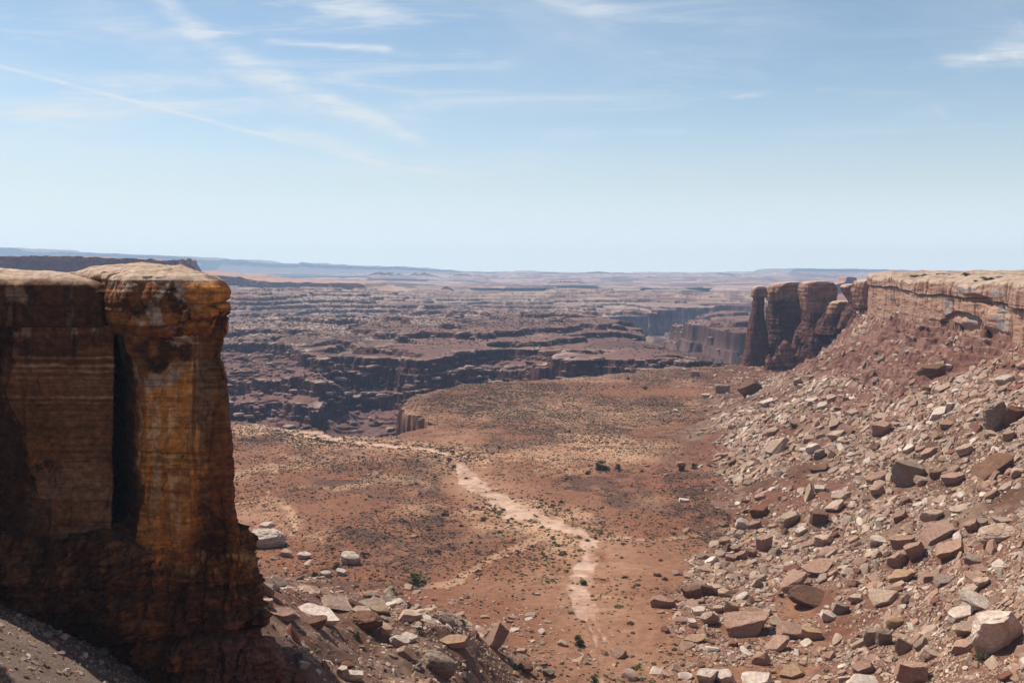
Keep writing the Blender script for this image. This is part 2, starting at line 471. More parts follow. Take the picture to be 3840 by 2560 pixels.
        M['out'][a] = np.maximum(up, up2)
        M['slope_d'][a] = d
        M['near_w'] = None
        # the canyon beyond the floor's edge: three steps down
        b = (Y > 430)
        if b.any():
            Xb, Yb = X[b], Y[b]
            wv = (14 + 14 * sst(-60, 40, Xb)) * fbm(Xb, Yb, 120, 2, 30) + 18 * fbm(Xb, Yb, 75, 2, 31) + 11 * fbm(Xb, Yb, 27, 2, 32) + 3.2 * fbm(Xb, Yb, 8, 2, 33) + 1.4 * fbm(Xb, Yb, 3, 2, 34)
            zc = np.zeros(Xb.shape, np.float32)
            lip = np.zeros(Xb.shape, np.float32)
            d0 = None
            far = sst(640, 860, Yb + Xb * 0.1)
            for i, (L, ex) in enumerate(((L0, 1.0), (L1, 1.0), (L2, 1.0))):
                s = sdist(Xb, Yb, L)
                s = s + wv * (0.6 + 0.4 * far) * (0.75 if i == 0 else 1.0) + (1 - far) * (2.6 * fbm(Xb, Yb, 11, 3, 35) + 1.0 * fbm(Xb, Yb, 4, 2, 45))
                zc -= 14.5 * (0.50 * sst(0, 2.2, s) + 0.30 * sst(3.2, 5.0, s + 1.5 * fbm(Xb, Yb, 10, 2, 36 + i)) + 0.20 * sst(6, 34, s))
                lip = np.maximum(lip, sst(-14, -1, s) * (s < 0.6) * (0.5 + 0.8 * fbm(Xb, Yb, 26, 2, 39)))
                if d0 is None:
                    d0 = s
            zc *= 1 - 0.4 * sst(-40, 70, Xb)
            cm = sst(0, 3, d0)
            tn = 5.0 * fbm(Xb, Yb, 34, 3, 37) + 1.2 * fbm(Xb, Yb, 9, 2, 47)
            zc += sst(3, 16, d0) * (terr(tn + 20, 2.4, 0.55, 0.8, 0.15) - 20) + cm * 0.5 * fbm(Xb, Yb, 3.5, 2, 38)
            zb = zz[b]
            bb = sst(-0.8, 0.5, d0) * sst(60, 20, zb)
            zz[b] = zb + zc * sst(46, 12, zb)
            t = np.zeros(X.shape, np.float32); t[b] = bb
            M['bench'][a] = t
            t = np.zeros(X.shape, np.float32); t[b] = np.maximum(lip, 0) * (0.25 + 0.75 * far)
            M['pale'][a] = np.maximum(M['pale'][a], t)
        z[a] = zz
    # ---- benches and ledges from the canyon to the horizon
    f = np.where(y > 690)
    if f[0].size:
        X, Y = x[f], y[f]
        d0 = np.where(Y < 1250, sdist(X, Y, L0), -999)
        m = sst(700, 900, Y + 0.06 * X) * sst(4, -55, d0) * np.where((Y < 900) & (X > 120), 0, 1) * sst(700, 860, Y)
        lat = np.abs(X) / Y
        w1 = fbm(X, Y, 420, 4, 41)
        w2 = fbm(X, Y, 130, 4, 42)
        w3 = fbm(X, Y, 34, 3, 43)
        w4 = fbm(X, Y, 9, 2, 44)
        near = sst(5200, 2300, Y)
        hb = 19 * w1 + 7.5 * w2 + (1.2 * w3 + 0.35 * w4) * near
        h1 = terr(hb + 60, 7.2, 0.72, 0.82, 0.12) - 60
        h1 = h1 + near * (terr(h1 + 3.0 * w2 + 1.6 * w3 + 60, 2.3, 0.55, 0.75, 0.3) - (h1 + 3.0 * w2 + 1.6 * w3 + 60)) * 0.8
        frac = np.mod((hb + 60) / 7.2, 1.0)
        # far country: broader and higher steps
        fw = fbm(X, Y, 1500, 4, 51)
        fw2 = fbm(X, Y, 420, 4, 52)
        hf = 30 * fw + 14 * fw2 + 3.5 * fbm(X, Y, 120, 3, 53)
        hf2 = terr(hf + 200, 13.0, 0.66, 0.86, 0.2) - 200
        ff = np.mod((hf + 200) / 13.0, 1.0)
        farm = sst(2600, 4600, Y)
        trend = 6 * sst(900, 2500, Y) + 20 * sst(4500, 11000, Y) - 6 * sst(150, 900, X) * sst(900, 1500, Y)
        left_up = 20 * sst(0, -900, X) * sst(1400, 3200, Y) * sst(9000, 4000, Y)
        hz = (h1 * (1 - farm) + hf2 * (0.55 + 0.45 * sst(5000, 9000, Y)) * farm) * m + trend * m + left_up * m
        fr = np.where(farm > 0.5, ff, frac)
        # the deep river canyon
        c = (Y > 840) & (Y < 2700) & (X > 40) & (X < 760)
        if c.any():
            s = sdist(X[c], Y[c], RC)
            s = s + 18 * fbm(X[c], Y[c], 130, 3, 61) + 9 * fbm(X[c], Y[c], 42, 2, 62) + 1.6 * fbm(X[c], Y[c], 12, 2, 63)
            hz[c] -= 24 * sst(0, 3.5, s) + 22 * sst(7, 11, s + 4 * fbm(X[c], Y[c], 30, 2, 64)) + 28 * sst(14, 70, s) + 6 * sst(-60, 0, s)
            t = np.zeros(X.shape, np.float32); t[c] = sst(-1, 4, s)
            M['bench'][f] = np.maximum(M['bench'][f], t)
        z[f] += hz
        M['bench'][f] = np.maximum(M['bench'][f], m)
        U_ = CX + X / Y * FPX                                # everything past the floor's edge is bench country
        rim = np.interp(U_, [500, 1400, 1556, 1612, 1700, 1900, 2300, 2500, 2640, 2800, 2960], [503, 474, 560, 664, 694, 720, 764, 784, 800, 826, 842])
        M['bench'][f] = np.maximum(M['bench'][f], sst(6, 20, Y - rim) * (U_ < 2990))
        # pale slickrock just behind each lip, soil on the treads
        lip = sst(0.48, 0.66, fr + 0.16 * w3 + 0.1 * w4) * sst(0.95, 0.8, fr) * m
        lip2 = sst(0.18, 0.6, fbm(X, Y * 0.7, 190, 4, 71)) * m
        lip3 = sst(0.25, 0.6, fbm(X, Y, 26, 3, 72)) * m * 0.8
        sel = sst(-0.35, 0.25, fbm(X, Y, 500, 3, 73) + 0.3 * farm)
        M['pale'][f] = np.maximum(M['pale'][f], np.clip(lip * sel + 0.6 * lip2 * sst(900, 1300, Y) + 0.5 * lip3 * sel, 0, 1))
    return z, M


def ground_z(x, y):
    return float(height(np.array([x]), np.array([y]))[0][0])


def ray_ground(px, py, d0=60.0, d1=1200.0):
    """first point of the ground that lies behind a photo pixel"""
    d = np.linspace(d0, d1, 2400)
    x = (px - CX) / FPX * d
    zr = EYE - (py - HY) / FPX * d
    z, _ = height(x, d)
    k = np.where(z >= zr)[0]
    i = k[0] if len(k) else len(d) - 1
    return float(x[i]), float(d[i]), float(z[i])


def build_terrain():
    az = np.concatenate([np.linspace(-62, -30, 60, endpoint=False), np.linspace(-30, 30, 1080), np.linspace(30, 60, 50)[1:]])
    az = np.radians(az)
    r = [26.0]
    while r[-1] < 19000:
        q = r[-1]
        if q < 120: s = 1.0
        elif q < 440: s = 0.62
        elif q < 1000: s = 0.78
        elif q < 2600: s = q * 0.00125
        elif q < 6000: s = q * 0.0026
        else: s = q * 0.006
        r.append(q + s)
    r = np.array(r)
    rr, aa = np.meshgrid(r, az, indexing='ij')
    rr = rr.astype(np.float32); aa = aa.astype(np.float32)
    x, y = rr * np.sin(aa), rr * np.cos(aa)
    nr, nc = x.shape
    z = np.empty_like(x)
    parts = []
    for i in range(0, nr, 200):
        zi, Mi = height(x[i:i + 200], y[i:i + 200])
        z[i:i + 200] = zi
        parts.append(Mi)
    M = {k: np.concatenate([p[k] for p in parts]) for k in parts[0] if k != 'near_w'}
    # steepness from the grid
    V = np.stack([x, y, z], -1)
    du = np.gradient(V, axis=0); dv = np.gradient(V, axis=1)
    n = np.cross(du, dv)
    nz = np.abs(n[..., 2]) / (np.linalg.norm(n, axis=-1) + 1e-9)
    steep = sst(0.80, 0.5, nz)
    # ---- colours of the ground itself
    C = np.empty(x.shape + (3,), np.float32)
    C[:] = (0.236, 0.099, 0.054)
    m1 = fbm(x, y, 28, 4, 81); m2 = fbm(x, y, 6, 3, 82)
    C = mixc(C, (0.30, 0.150, 0.086), sst(-0.3, 0.7, m1) * 0.6)
    C = mixc(C, (0.25, 0.098, 0.06), np.clip(M['red'], 0, 1) * 0.9)
    C = mixc(C, (0.56, 0.335, 0.205), M['sand'] * sst(-0.6, 0.3, m2 + 0.4) * 0.9)
    C = mixc(C, (0.105, 0.052, 0.035), M['dark'] * sst(-0.6, 0.2, m2 + m1 * .5) * 0.9)
    C = mixc(C, (0.62, 0.42, 0.32), M['wash'] * (0.75 + 0.3 * m2))
    tal = M['talus']
    tc = mixc(np.broadcast_to(np.float32([0.145, 0.07, 0.045]), C.shape), (0.235, 0.142, 0.098), sst(-0.4, 0.5, m2 + 0.4 * m1))
    tc = mixc(tc, (0.205, 0.075, 0.044), sst(0.2, 0.6, fbm(x, y, 45, 3, 83)) * 0.55)
    C = C * (1 - tal[..., None]) + tc * tal[..., None]
    lay = fbm(x * 0.2, z * 6, 3.0, 3, 84)
    oc = mixc(np.broadcast_to(np.float32([0.165, 0.07, 0.05]), C.shape), (0.275, 0.14, 0.104), sst(-0.4, 0.5, m2 + lay * .6))
    C = C * (1 - M['out'][..., None]) + oc * M['out'][..., None]
    b = M['bench']
    soil = mixc(np.broadcast_to(np.float32([0.122, 0.060, 0.052]), C.shape), (0.195, 0.10, 0.083), sst(-0.4, 0.6, fbm(x, y, 210, 4, 85)))
    soil = mixc(soil, (0.45, 0.325, 0.26), np.clip(M['pale'], 0, 1) * 0.9)
    band = fbm(z * 1.4 + 0.02 * x, 0.004 * x + 0.004 * y, 1.0, 3, 86)
    cl = mixc(np.broadcast_to(np.float32([0.088, 0.035, 0.030]), C.shape), (0.155, 0.066, 0.054), sst(-0.4, 0.6, band))
    deep = sst(-8, -45, z) * (y > 900) * (x > 60)
    cl = mixc(cl, (0.24, 0.15, 0.125), deep) * (0.78 + 0.4 * sst(-.3, .4, fbm(x + y, z * 4, 14, 3, 87)))[..., None]
    bc = soil * (1 - steep[..., None]) + cl * steep[..., None]
    C = C * (1 - b[..., None]) + bc * b[..., None]
    pl = np.clip(M['pale'] * (1 - b), 0, 1) * (1 - tal)
    C = mixc(C, (0.47, 0.345, 0.265), pl * 0.8 * sst(-0.3, 0.3, m2 + .2))
    gap = (x < 0) & (y < 150) & (tal > 0.3) & (np.hypot(x + 60, y - 74) < 34)
    C[gap] = mixc(C[gap], (0.19, 0.145, 0.12), 0.7 * np.ones(gap.sum()))
    C *= 0.77
    # ---- split into the pieces of the setting
    def q4(a):
        return (a[:-1, :-1] + a[1:, :-1] + a[1:, 1:] + a[:-1, 1:]) * 0.25
    cls = np.zeros((nr - 1, nc - 1), np.int8)
    cls[q4(tal) > 0.5] = 1
    cls[(q4(M['wash']) > 0.5) & (cls == 0)] = 2
    cls[(q4(b) > 0.5)] = 3
    cls[q4(y) > 3200] = 4
    F = grid_faces(nr, nc).reshape(nr - 1, nc - 1, 4)[:, :, ::-1]
    Vf, Cf = V.reshape(-1, 3), C.reshape(-1, 3)
    for k, (nm, mt) in enumerate((('valley_floor', M_GROUND), ('talus_slope', M_GROUND), ('dry_wash', M_GROUND), ('canyon_terrain', M_GROUND), ('far_plateau', M_FAR))):
        f = F[cls == k]
        if not len(f):
            continue
        u, inv = np.unique(f.ravel(), return_inverse=True)
        o = link(nm, mesh_data(nm, Vf[u], inv.reshape(-1, 4), Cf[u], mt))
        tag(o, kind='structure')


build_terrain()
# ------------------------------------------------------------------ cliffs, buttes and mesas
def resample(poly, counts):
    out = []
    n = len(poly)
    for i in range(n):
        a, b = np.array(poly[i], float), np.array(poly[(i + 1) % n], float)
        t = np.arange(counts[i])[:, None] / counts[i]
        out.append(a + (b - a) * t)
    return np.concatenate(out)


def smooth_ring(p, k):
    for _ in range(k):
        p = 0.25 * np.roll(p, 1, -2) + 0.5 * p + 0.25 * np.roll(p, -1, -2)
    return p


def loft(keys, res, nz, rnd, disp=None, dome=1.0, ntop=14, rim=0.0):
    """solid of stacked outlines. keys: (z, corners counter-clockwise) from the foot up.
    returns the vertex grid (rows, columns, 3); the last rows close the top as a low dome"""
    zs = np.array([k[0] for k in keys], float)
    ref = np.array(keys[len(keys) // 2][1], float)
    ln = np.linalg.norm(np.roll(ref, -1, 0) - ref, axis=1)
    counts = np.maximum(2, np.round(ln / res)).astype(int)
    rings = np.stack([resample(k[1], counts) for k in keys])            # (K, nu, 2)
    z = np.linspace(zs[0], zs[-1], nz)
    i = np.clip(np.searchsorted(zs, z, side='right') - 1, 0, len(zs) - 2)
    t = ((z - zs[i]) / (zs[i + 1] - zs[i]))[:, None, None]
    R = rings[i] * (1 - t) + rings[i + 1] * t
    R = smooth_ring(R, rnd)
    T = np.roll(R, -1, 1) - np.roll(R, 1, 1)
    T /= np.linalg.norm(T, axis=-1, keepdims=True) + 1e-9
    N = np.stack([T[..., 1], -T[..., 0]], -1)
    V = np.concatenate([R, np.broadcast_to(z[:, None, None], R.shape[:2] + (1,))], -1)
    if rim:                                                            # rounded upper edge
        k = np.clip((z - (zs[-1] - rim)) / rim, 0, 1)
        V[..., :2] -= N * (rim * (1 - np.sqrt(1 - 0.98 * k ** 2)))[:, None, None]
    if disp is not None:
        d = disp(V, N)
        V[..., :2] += N * d[..., None]
    c = V[-1].mean(0)
    tops = []
    for s in np.linspace(0, 1, ntop + 1)[1:]:
        s = s ** 1.3 if s < 1 else 1.0
        q = V[-1] + (c - V[-1]) * s
        q[:, 2] = V[-1][:, 2] * (1 - s) + zs[-1] * s + dome * (1 - (1 - s) ** 2)
        tops.append(q)
    tops = np.stack(tops)
    tops[:-1, :, 2] += 0.18 * dome * fbm3(tops[:-1], 2.5 * res * 8, 2.5 * res * 8, 9, 3, 91)
    return np.concatenate([V, tops], 0)


def loft_faces(V):
    return grid_faces(V.shape[0], V.shape[1], True)


def steps_disp(amp, bed, joint, lump, seed, lumpsc=6.0):
    """weathered cliff relief: beds, upright joints, broad bulges"""
    def f(V, N):
        z = V[..., 2]
        u = np.stack([V[..., 0], V[..., 1], z], -1)
        beds = fbm3(u, 14, 14, bed, 3, seed)
        beds = np.sign(beds) * np.abs(beds) ** 0.7
        jn = fbm3(u, joint, joint, joint * 7, 3, seed + 3)
        jn = -np.exp(-(jn / 0.09) ** 2)
        lp = fbm3(u, lumpsc, lumpsc, lumpsc * 1.3, 3, seed + 5)
        pl = fbm3(u, lumpsc * 0.5, lumpsc * 0.5, lumpsc * 1.6, 2, seed + 8)
        pl = np.round(pl * 3) / 3                                     # broken plates
        return amp * (0.35 * beds + 0.85 * jn + lump * lp + 0.5 * pl)
    return f


def px_of(V):
    d = np.maximum(V[..., 1], 1.0)
    return CX + V[..., 0] / d * FPX, HY + (EYE - V[..., 2]) / d * FPX


def bmp(px, py, cx, cy, rx, ry, p=1.0):
    return sst(1.3, 0.4, ((px - cx) / rx) ** 2 + ((py - cy) / ry) ** 2) * p


def c3(V, c):
    return np.broadcast_to(np.float32(c), V.shape).copy()


ORANGE, BROWN, DARKV, PALE, CREAM = (0.62, 0.235, 0.052), (0.20, 0.068, 0.022), (0.05, 0.02, 0.01), (0.42, 0.29, 0.21), (0.62, 0.47, 0.36)


def cliff_colours(V, part):
    px, py = px_of(V)
    n1 = fbm3(V, 2.2, 2.2, 2.2, 5, 201, .62)
    st = fbm3(V, 0.8, 0.8, 12.0, 5, 202, .62)                                # stains running down
    bd = fbm3(V, 11, 11, 0.4, 5, 203, .62)                                   # beds
    bw = fbm3(V, 12, 12, 1.6, 3, 204)
    blot = fbm3(V, 1.5, 1.5, 1.9, 6, 205, .65)
    w = fbm3(V, 2.4, 2.4, 2.4, 6, 206, .62)
    w2 = fbm3(V, 2.4, 2.4, 2.4, 6, 207, .62)
    pxx, pyy = px + 55 * w, py + 55 * w2
    if part == 'cap_r':
        C = mixc(c3(V, BROWN), ORANGE, sst(-0.3, 0.6, bw + 0.5 * n1) * 0.6)
        C = mixc(C, PALE, np.clip(bmp(pxx, pyy, 640, 1150, 110, 90) + bmp(pxx, pyy, 480, 1060, 90, 40) + bmp(pxx, pyy, 560, 1190, 60, 60), 0, 1) * sst(-0.02, 0.06, blot + .02))
        C = mixc(C, ORANGE, bmp(pxx, pyy, 800, 1110, 90, 80, .6))
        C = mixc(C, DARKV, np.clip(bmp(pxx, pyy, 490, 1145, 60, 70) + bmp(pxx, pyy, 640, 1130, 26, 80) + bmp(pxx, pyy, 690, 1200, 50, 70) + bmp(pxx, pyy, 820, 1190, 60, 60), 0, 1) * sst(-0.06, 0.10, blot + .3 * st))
        C = mixc(C, BROWN, sst(0.1, 0.5, bd) * 0.5)
    elif part == 'wall_r':
        C = mixc(c3(V, BROWN), ORANGE, np.clip(bmp(pxx, pyy, 640, 1700, 140, 380, 1.0) + bmp(pxx, pyy, 580, 2000, 90, 120, .8) + 0.35 * sst(-.2, .5, st), 0, 1))
        C = mixc(C, (0.72, 0.42, 0.2), sst(0.1, 0.3, st) * bmp(px, py, 690, 1650, 190, 380) * 0.8)
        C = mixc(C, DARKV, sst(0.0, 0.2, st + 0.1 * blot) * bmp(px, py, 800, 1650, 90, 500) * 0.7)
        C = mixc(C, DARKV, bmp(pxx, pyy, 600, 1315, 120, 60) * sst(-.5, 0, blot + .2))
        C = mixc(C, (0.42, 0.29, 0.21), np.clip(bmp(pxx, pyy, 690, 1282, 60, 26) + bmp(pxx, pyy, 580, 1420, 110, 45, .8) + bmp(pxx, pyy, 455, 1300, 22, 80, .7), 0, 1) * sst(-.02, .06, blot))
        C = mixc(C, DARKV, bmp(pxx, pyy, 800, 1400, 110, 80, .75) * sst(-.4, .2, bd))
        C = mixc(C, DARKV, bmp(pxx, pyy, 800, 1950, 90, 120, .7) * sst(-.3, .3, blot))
        C = mixc(C, BROWN, sst(0.0, 0.5, bd) * 0.45)
        C = mixc(C, (0.03, 0.013, 0.007), sst(95.6, 97.2, V[..., 1] + 0.5 * w) * sst(-30, -33, V[..., 0]) * .85)  # shade of the slot between the blocks, painted into the wall colour
    elif part == 'cap_l':
        C = mixc(c3(V, (0.115, 0.044, 0.018)), DARKV, sst(-0.2, 0.4, st) * 0.8)
        C = mixc(C, (0.36, 0.2, 0.11), np.clip(bmp(pxx, pyy, 60, 1090, 40, 70) + 0.35 * sst(.25, .6, st), 0, 1) * .8)
    elif part == 'wall_l':
        C = mixc(c3(V, (0.21, 0.075, 0.025)), (0.31, 0.118, 0.036), sst(-0.4, 0.5, bw) * 0.6)
        z0 = py + 5 * w
        lines = 0
        for c, h, a in ((1338, 3, .9), (1372, 6, 1.0), (1392, 4, .7), (1415, 5, .55), (1432, 5, .5), (1490, 5, .6), (1510, 4, .4), (1550, 5, .3), (1450, 8, .3)):
            lines = lines + a * np.exp(-((z0 - c + 4 * fbm3(V, 4, 4, 8, 2, int(c))) / h) ** 2) * (0.7 + 0.5 * fbm3(V, 1.5, 1.5, .5, 2, int(c) + 1))
        C = mixc(C, (0.62, 0.33, 0.16), np.clip(lines, 0, 1) * sst(20, 60, px))
        C = mixc(C, (0.62, 0.40, 0.24), sst(0.05, 0.4, st) * bmp(px, py, 200, 1245, 240, 26) * 0.9)
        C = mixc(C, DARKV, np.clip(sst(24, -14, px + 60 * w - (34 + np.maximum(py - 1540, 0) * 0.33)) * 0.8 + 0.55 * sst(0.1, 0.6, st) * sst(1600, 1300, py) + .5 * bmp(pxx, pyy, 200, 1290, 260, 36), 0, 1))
        C = mixc(C, (0.34, 0.17, 0.08), np.clip(bmp(pxx, pyy, 290, 1900, 190, 170, .8) + bmp(pxx, pyy, 330, 1600, 120, 260, .35), 0, 1) * sst(-.5, .3, bw + .4 * st))
    else:
        C = mixc(c3(V, (0.13, 0.049, 0.019)), (0.34, 0.13, 0.042), sst(-0.2, 0.5, n1 + 0.6 * bd) * 0.8)
        C = mixc(C, (0.44, 0.22, 0.08), bmp(px, py, 520, 2100, 560, 60, .8) * sst(-.3, .2, n1 + .5 * blot))
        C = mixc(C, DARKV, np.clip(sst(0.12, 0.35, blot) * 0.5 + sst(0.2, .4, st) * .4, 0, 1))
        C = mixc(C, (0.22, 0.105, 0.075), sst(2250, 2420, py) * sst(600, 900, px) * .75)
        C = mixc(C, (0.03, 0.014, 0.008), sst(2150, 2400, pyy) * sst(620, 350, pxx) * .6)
    # hairline cracks, dark specks, thin bed lines
    C = mixc(C, tuple(0.55 * np.array(BROWN)), sst(0.12, 0.3, fbm3(V, 14, 14, 0.22, 4, 214, .6)) * 0.4)
    ck = fbm3(V, 2.6, 2.6, 4.5, 4, 215)
    C = mixc(C, (0.02, 0.011, 0.008), np.exp(-(ck / 0.018) ** 2) * 0.75 * sst(-.1, .3, fbm3(V, 5, 5, 5, 2, 216)))
    bl = fbm3(V, 30, 30, 0.55, 3, 217)
    C = mixc(C, (0.03, 0.015, 0.01), np.exp(-(bl / 0.03) ** 2) * 0.5 * sst(-.2, .4, fbm3(V, 4, 4, 2, 3, 218)))
    C = C * (0.8 + 0.42 * sst(-.7, .7, fbm3(V, .45, .45, .3, 3, 219)))[..., None]
    top = sst(EYE - 1.5, EYE - 0.8, V[..., 2] + 0.35 * n1 + 0.2 * w)
    if part in ('cap_r', 'cap_l'):
        tc = mixc(c3(V, (0.42, 0.305, 0.225)), (0.30, 0.19, 0.13), sst(0.0, 0.5, bd + .4 * n1) * .8)
        C = C * (1 - top[..., None]) + tc * top[..., None]
    return C


def PX(px, d):
    return (px - CX) / FPX * d


def left_cliff():
    root = tag(empty('sandstone_cliff', (-34, 104, 40)), 'tall dark orange cliff of two capped blocks split by a deep shadowed crack', 'cliff')
    def put(nm, V, part, lab=None):
        V = V.astype(np.float32)
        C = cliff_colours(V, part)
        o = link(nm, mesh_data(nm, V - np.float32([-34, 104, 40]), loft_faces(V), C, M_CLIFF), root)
        if lab:
            o['label'] = lab
    zy = lambda y, d=95.0: EYE - (y - HY) / FPX * d
    # wall of the block on the right, its left front corner cut back as it goes down
    def wr(y, xl, xr, back=0.0):
        d = 95.0
        return (zy(y), [(PX(436, 105), 105), (PX(xl, d), d + 0.2), (PX((xl + xr) / 2 + 30, d), d - 0.7), (PX(xr, d), d), (PX(xr - 15, 99), 100), (-41, 125), (-52, 125), (-47, 108)])
    keys = [wr(2160, 470, 900), wr(2060, 480, 905), wr(1990, 492, 888), wr(1900, 518, 868), wr(1700, 548, 856), wr(1520, 540, 855), wr(1430, 520, 850), wr(1340, 478, 832), wr(1285, 450, 842), wr(1235, 445, 846)]
    dp = steps_disp(0.5, 0.9, 3.2, 0.55, 310, 5.0)
    def dpr(V, N):
        px, py = px_of(V)
        d = dp(V, N)
        front = sst(-0.2, -0.6, N[..., 1])
        # stepped faces low on the right, a slanting break across the face
        k = sst(0, 14, (px - 560) - (2000 - py) * 0.30) * sst(1780, 1830, py)
        d = d + front * (0.75 * k * sst(760, 730, px + 20 * fbm3(V, 2, 2, 2, 2, 5)) + 0.5 * bmp(px, py, 700, 1960, 60, 110))
        d = d + front * 0.4 * sst(12, -12, px - 640 - 40 * fbm3(V, 3, 3, 5, 2, 6)) * sst(1420, 1460, py) * sst(1900, 1700, py)
        f1 = np.round(2.2 * fbm3(V, 4.5, 4.5, 7.0, 2, 315)) / 2.2
        d = d + front * 0.55 * f1 + front * 0.9 * sst(14, -14, py - 1840 - (px - 720) * 0.9 + 40 * fbm3(V, 3, 3, 3, 2, 316)) * sst(700, 730, px) * sst(1560, 1640, py) * 0.5
        d = d - front * 0.5 * bmp(px, py, 600, 1318, 120, 52)
        return d * sst(0, 3, V[..., 1] - 60)
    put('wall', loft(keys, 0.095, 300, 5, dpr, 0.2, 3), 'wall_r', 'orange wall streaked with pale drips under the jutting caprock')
    # its caprock, swollen and overhanging
    def cr(y, xl, xr, f=0.0):
        d = 94.6 - f
        return (zy(y), [(PX(xl - 6, 101), 101), (PX(xl, 97), 97.2), (PX(xl + 60, d), d), (PX((xl + xr) / 2, d), d - 0.6), (PX(xr - 70, d), d), (PX(xr, 96), 96.2), (PX(xr - 20, 100), 100.5), (-40, 122), (-52, 122), (-48, 108)])
    keys = [cr(1262, 448, 835, -.6), cr(1248, 428, 842, -.2), cr(1225, 412, 852, .2), cr(1180, 398, 862, .5), cr(1120, 398, 868, .7), cr(1078, 402, 864, .5), cr(1052, 410, 842, .1), cr(1034, 428, 806, -.5), cr(1024, 455, 765, -1.2)]
    d2 = steps_disp(0.38, 0.7, 4.5, 0.6, 330, 3.0)
    def dcap(V, N):
        px, py = px_of(V)
        d = d2(V, N)
        sl = py - (1232 - (px - 560) * 0.16)                           # slanting bed in the cap
        d = d - 0.35 * np.exp(-(sl / 5.0) ** 2) * sst(520, 580, px) - 0.4 * np.exp(-((py - 1150 + (px - 780) * .25) / 5.0) ** 2) * sst(740, 780, px)
        return d
    V = loft(keys, 0.09, 110, 7, dcap, 1.0, 60, 0.0)
    k = V.shape[0] - 60
    t = V[k:]
    bed = fbm3(t, 3.5, 9, 9, 4, 340)
    t[..., 2] += 0.35 * (terr(bed + 3, 0.28, 0.55, 0.9, 0.1) - 3) * sst(0, 8, np.arange(60))[:, None]
    put('caprock', V, 'cap_r', 'swollen blotched caprock with a pale weathered top')
    # block on the left
    def wl(y, xr, f=0.0):
        return (zy(y, 99), [(-78, 99.5 - f), (PX(60, 99), 99.2 - f), (PX(xr, 99), 99 - f), (PX(xr - 4, 104), 104.5), (-47, 118), (-78, 118)])
    keys = [wl(2160, 425, 1.6), wl(2070, 428, 1.3), wl(2030, 426, .55), wl(1960, 422, .25), wl(1800, 428), wl(1700, 424), wl(1500, 430), wl(1300, 428), wl(1222, 432)]
    d3 = steps_disp(0.42, 0.7, 5.0, 0.6, 350, 6.0)
    def dl(V, N):
        px, py = px_of(V)
        d = d3(V, N)
        arch = sst(10, -10, py - (1760 + (px - 40) ** 2 * 0.0) - 0) * 0
        fr = sst(-0.3, -0.7, N[..., 1])
        wz = 26 * fbm3(V, 3, 3, 3, 3, 356)
        d = d - fr * 0.8 * sst(14, -14, px + wz - (34 + np.maximum(py - 1540, 0) * 0.33))
        d = d + fr * (0.6 * sst(0, 60, py + wz - 1985 + 0.22 * np.abs(px - 330)) + 0.9 * bmp(px, py, 70, 2000, 60, 90))
        return d
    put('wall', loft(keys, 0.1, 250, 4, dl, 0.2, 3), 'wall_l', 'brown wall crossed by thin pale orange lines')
    def cl(y, xr, f=0.0):
        d = 98.8 - f
        return (zy(y, 99), [(-78, d), (PX(60, d), d), (PX(xr - 40, d), d - .1), (PX(xr, 101), 101.5), (PX(xr - 30, 106), 107), (-48, 120), (-78, 120)])
    keys = [cl(1228, 430), cl(1218, 432, .25), cl(1150, 424, .35), cl(1095, 408, .3), cl(1068, 380, 0), cl(1046, 330, -.6), cl(1034, 280, -1.4)]
    d4 = steps_disp(0.3, 0.8, 5.5, 0.5, 370, 4.0)
    V = loft(keys, 0.1, 90, 8, d4, 0.75, 60, 0.0)
    t = V[-60:]
    bed = fbm3(t, 4.5, 9, 9, 4, 341)
    t[..., 2] += 0.3 * (terr(bed + 3, 0.28, 0.55, 0.9, 0.1) - 3) * sst(0, 8, np.arange(60))[:, None]
    put('caprock', V, 'cap_l', 'dark stained caprock with a low pale dome on top')
    # unseen bend of the cliff, outside the picture; raised to shade the scree heap
    keys = [(36, rect(-112, -56, 48, 104)), (60, rect(-112, -56, 48, 104)), (97, rect(-111, -57, 49, 104))]
    put('wall', loft(keys, 0.8, 60, 2, steps_disp(0.8, .9, 6, .6, 405, 7), 0.6, 12), 'cap_l')
    # ledges under both blocks
    def bs(y, xr, f):
        d = 94.0 - f
        return (zy(y, 94), [(-80, 97 - f), (PX(-20, 97), 97.2 - f), (PX(380, 96), 96.3 - f), (PX(520, d), d + .2), (PX(xr - 90, d), d - .2), (PX(xr, d), d + 0.8), (PX(xr - 14, 97), 98), (-39, 122), (-50, 126), (-80, 126)])
    keys = [bs(3000, 1130, 2.2), bs(2560, 1048, 1.8), bs(2440, 1030, 1.5), bs(2395, 985, 1.0), bs(2340, 1000, 1.1), bs(2300, 975, .9), bs(2200, 958, .7), bs(2120, 945, .4), bs(2075, 925, .15), bs(2048, 900, -.3)]
    d5 = steps_disp(1.0, 0.8, 2.6, 0.5, 390, 4.0)
    d6 = steps_disp(0.6, 0.4, 1.2, 0.5, 395, 1.6)
    def db(V, N):
        px, py = px_of(V)
        d = d5(V, N) + d6(V, N)
        lb = np.round(fbm3(V, 2.4, 2.4, 0.9, 3, 399) * 3) / 3
        d = d + 0.5 * lb + 0.45 * np.round(fbm3(V, 7, 7, 0.55, 2, 396) * 3) / 3 + 0.3 * np.round(fbm3(V, 1.1, 1.1, 0.8, 2, 394) * 2) / 2
        und = 2400 - (px - 700) * 0.11
        d = d - 1.6 * np.exp(-((py - und) / 16.0) ** 2) * sst(250, 500, px)
        d = d - 0.7 * np.exp(-((px - 843) / 5.0) ** 2) * sst(2300, 2200, py)
        d = d - 1.1 * sst(2330, 2480, py) * sst(620, 420, px)
        return d
    V = loft(keys, 0.1, 260, 3, db, 0.3, 8)
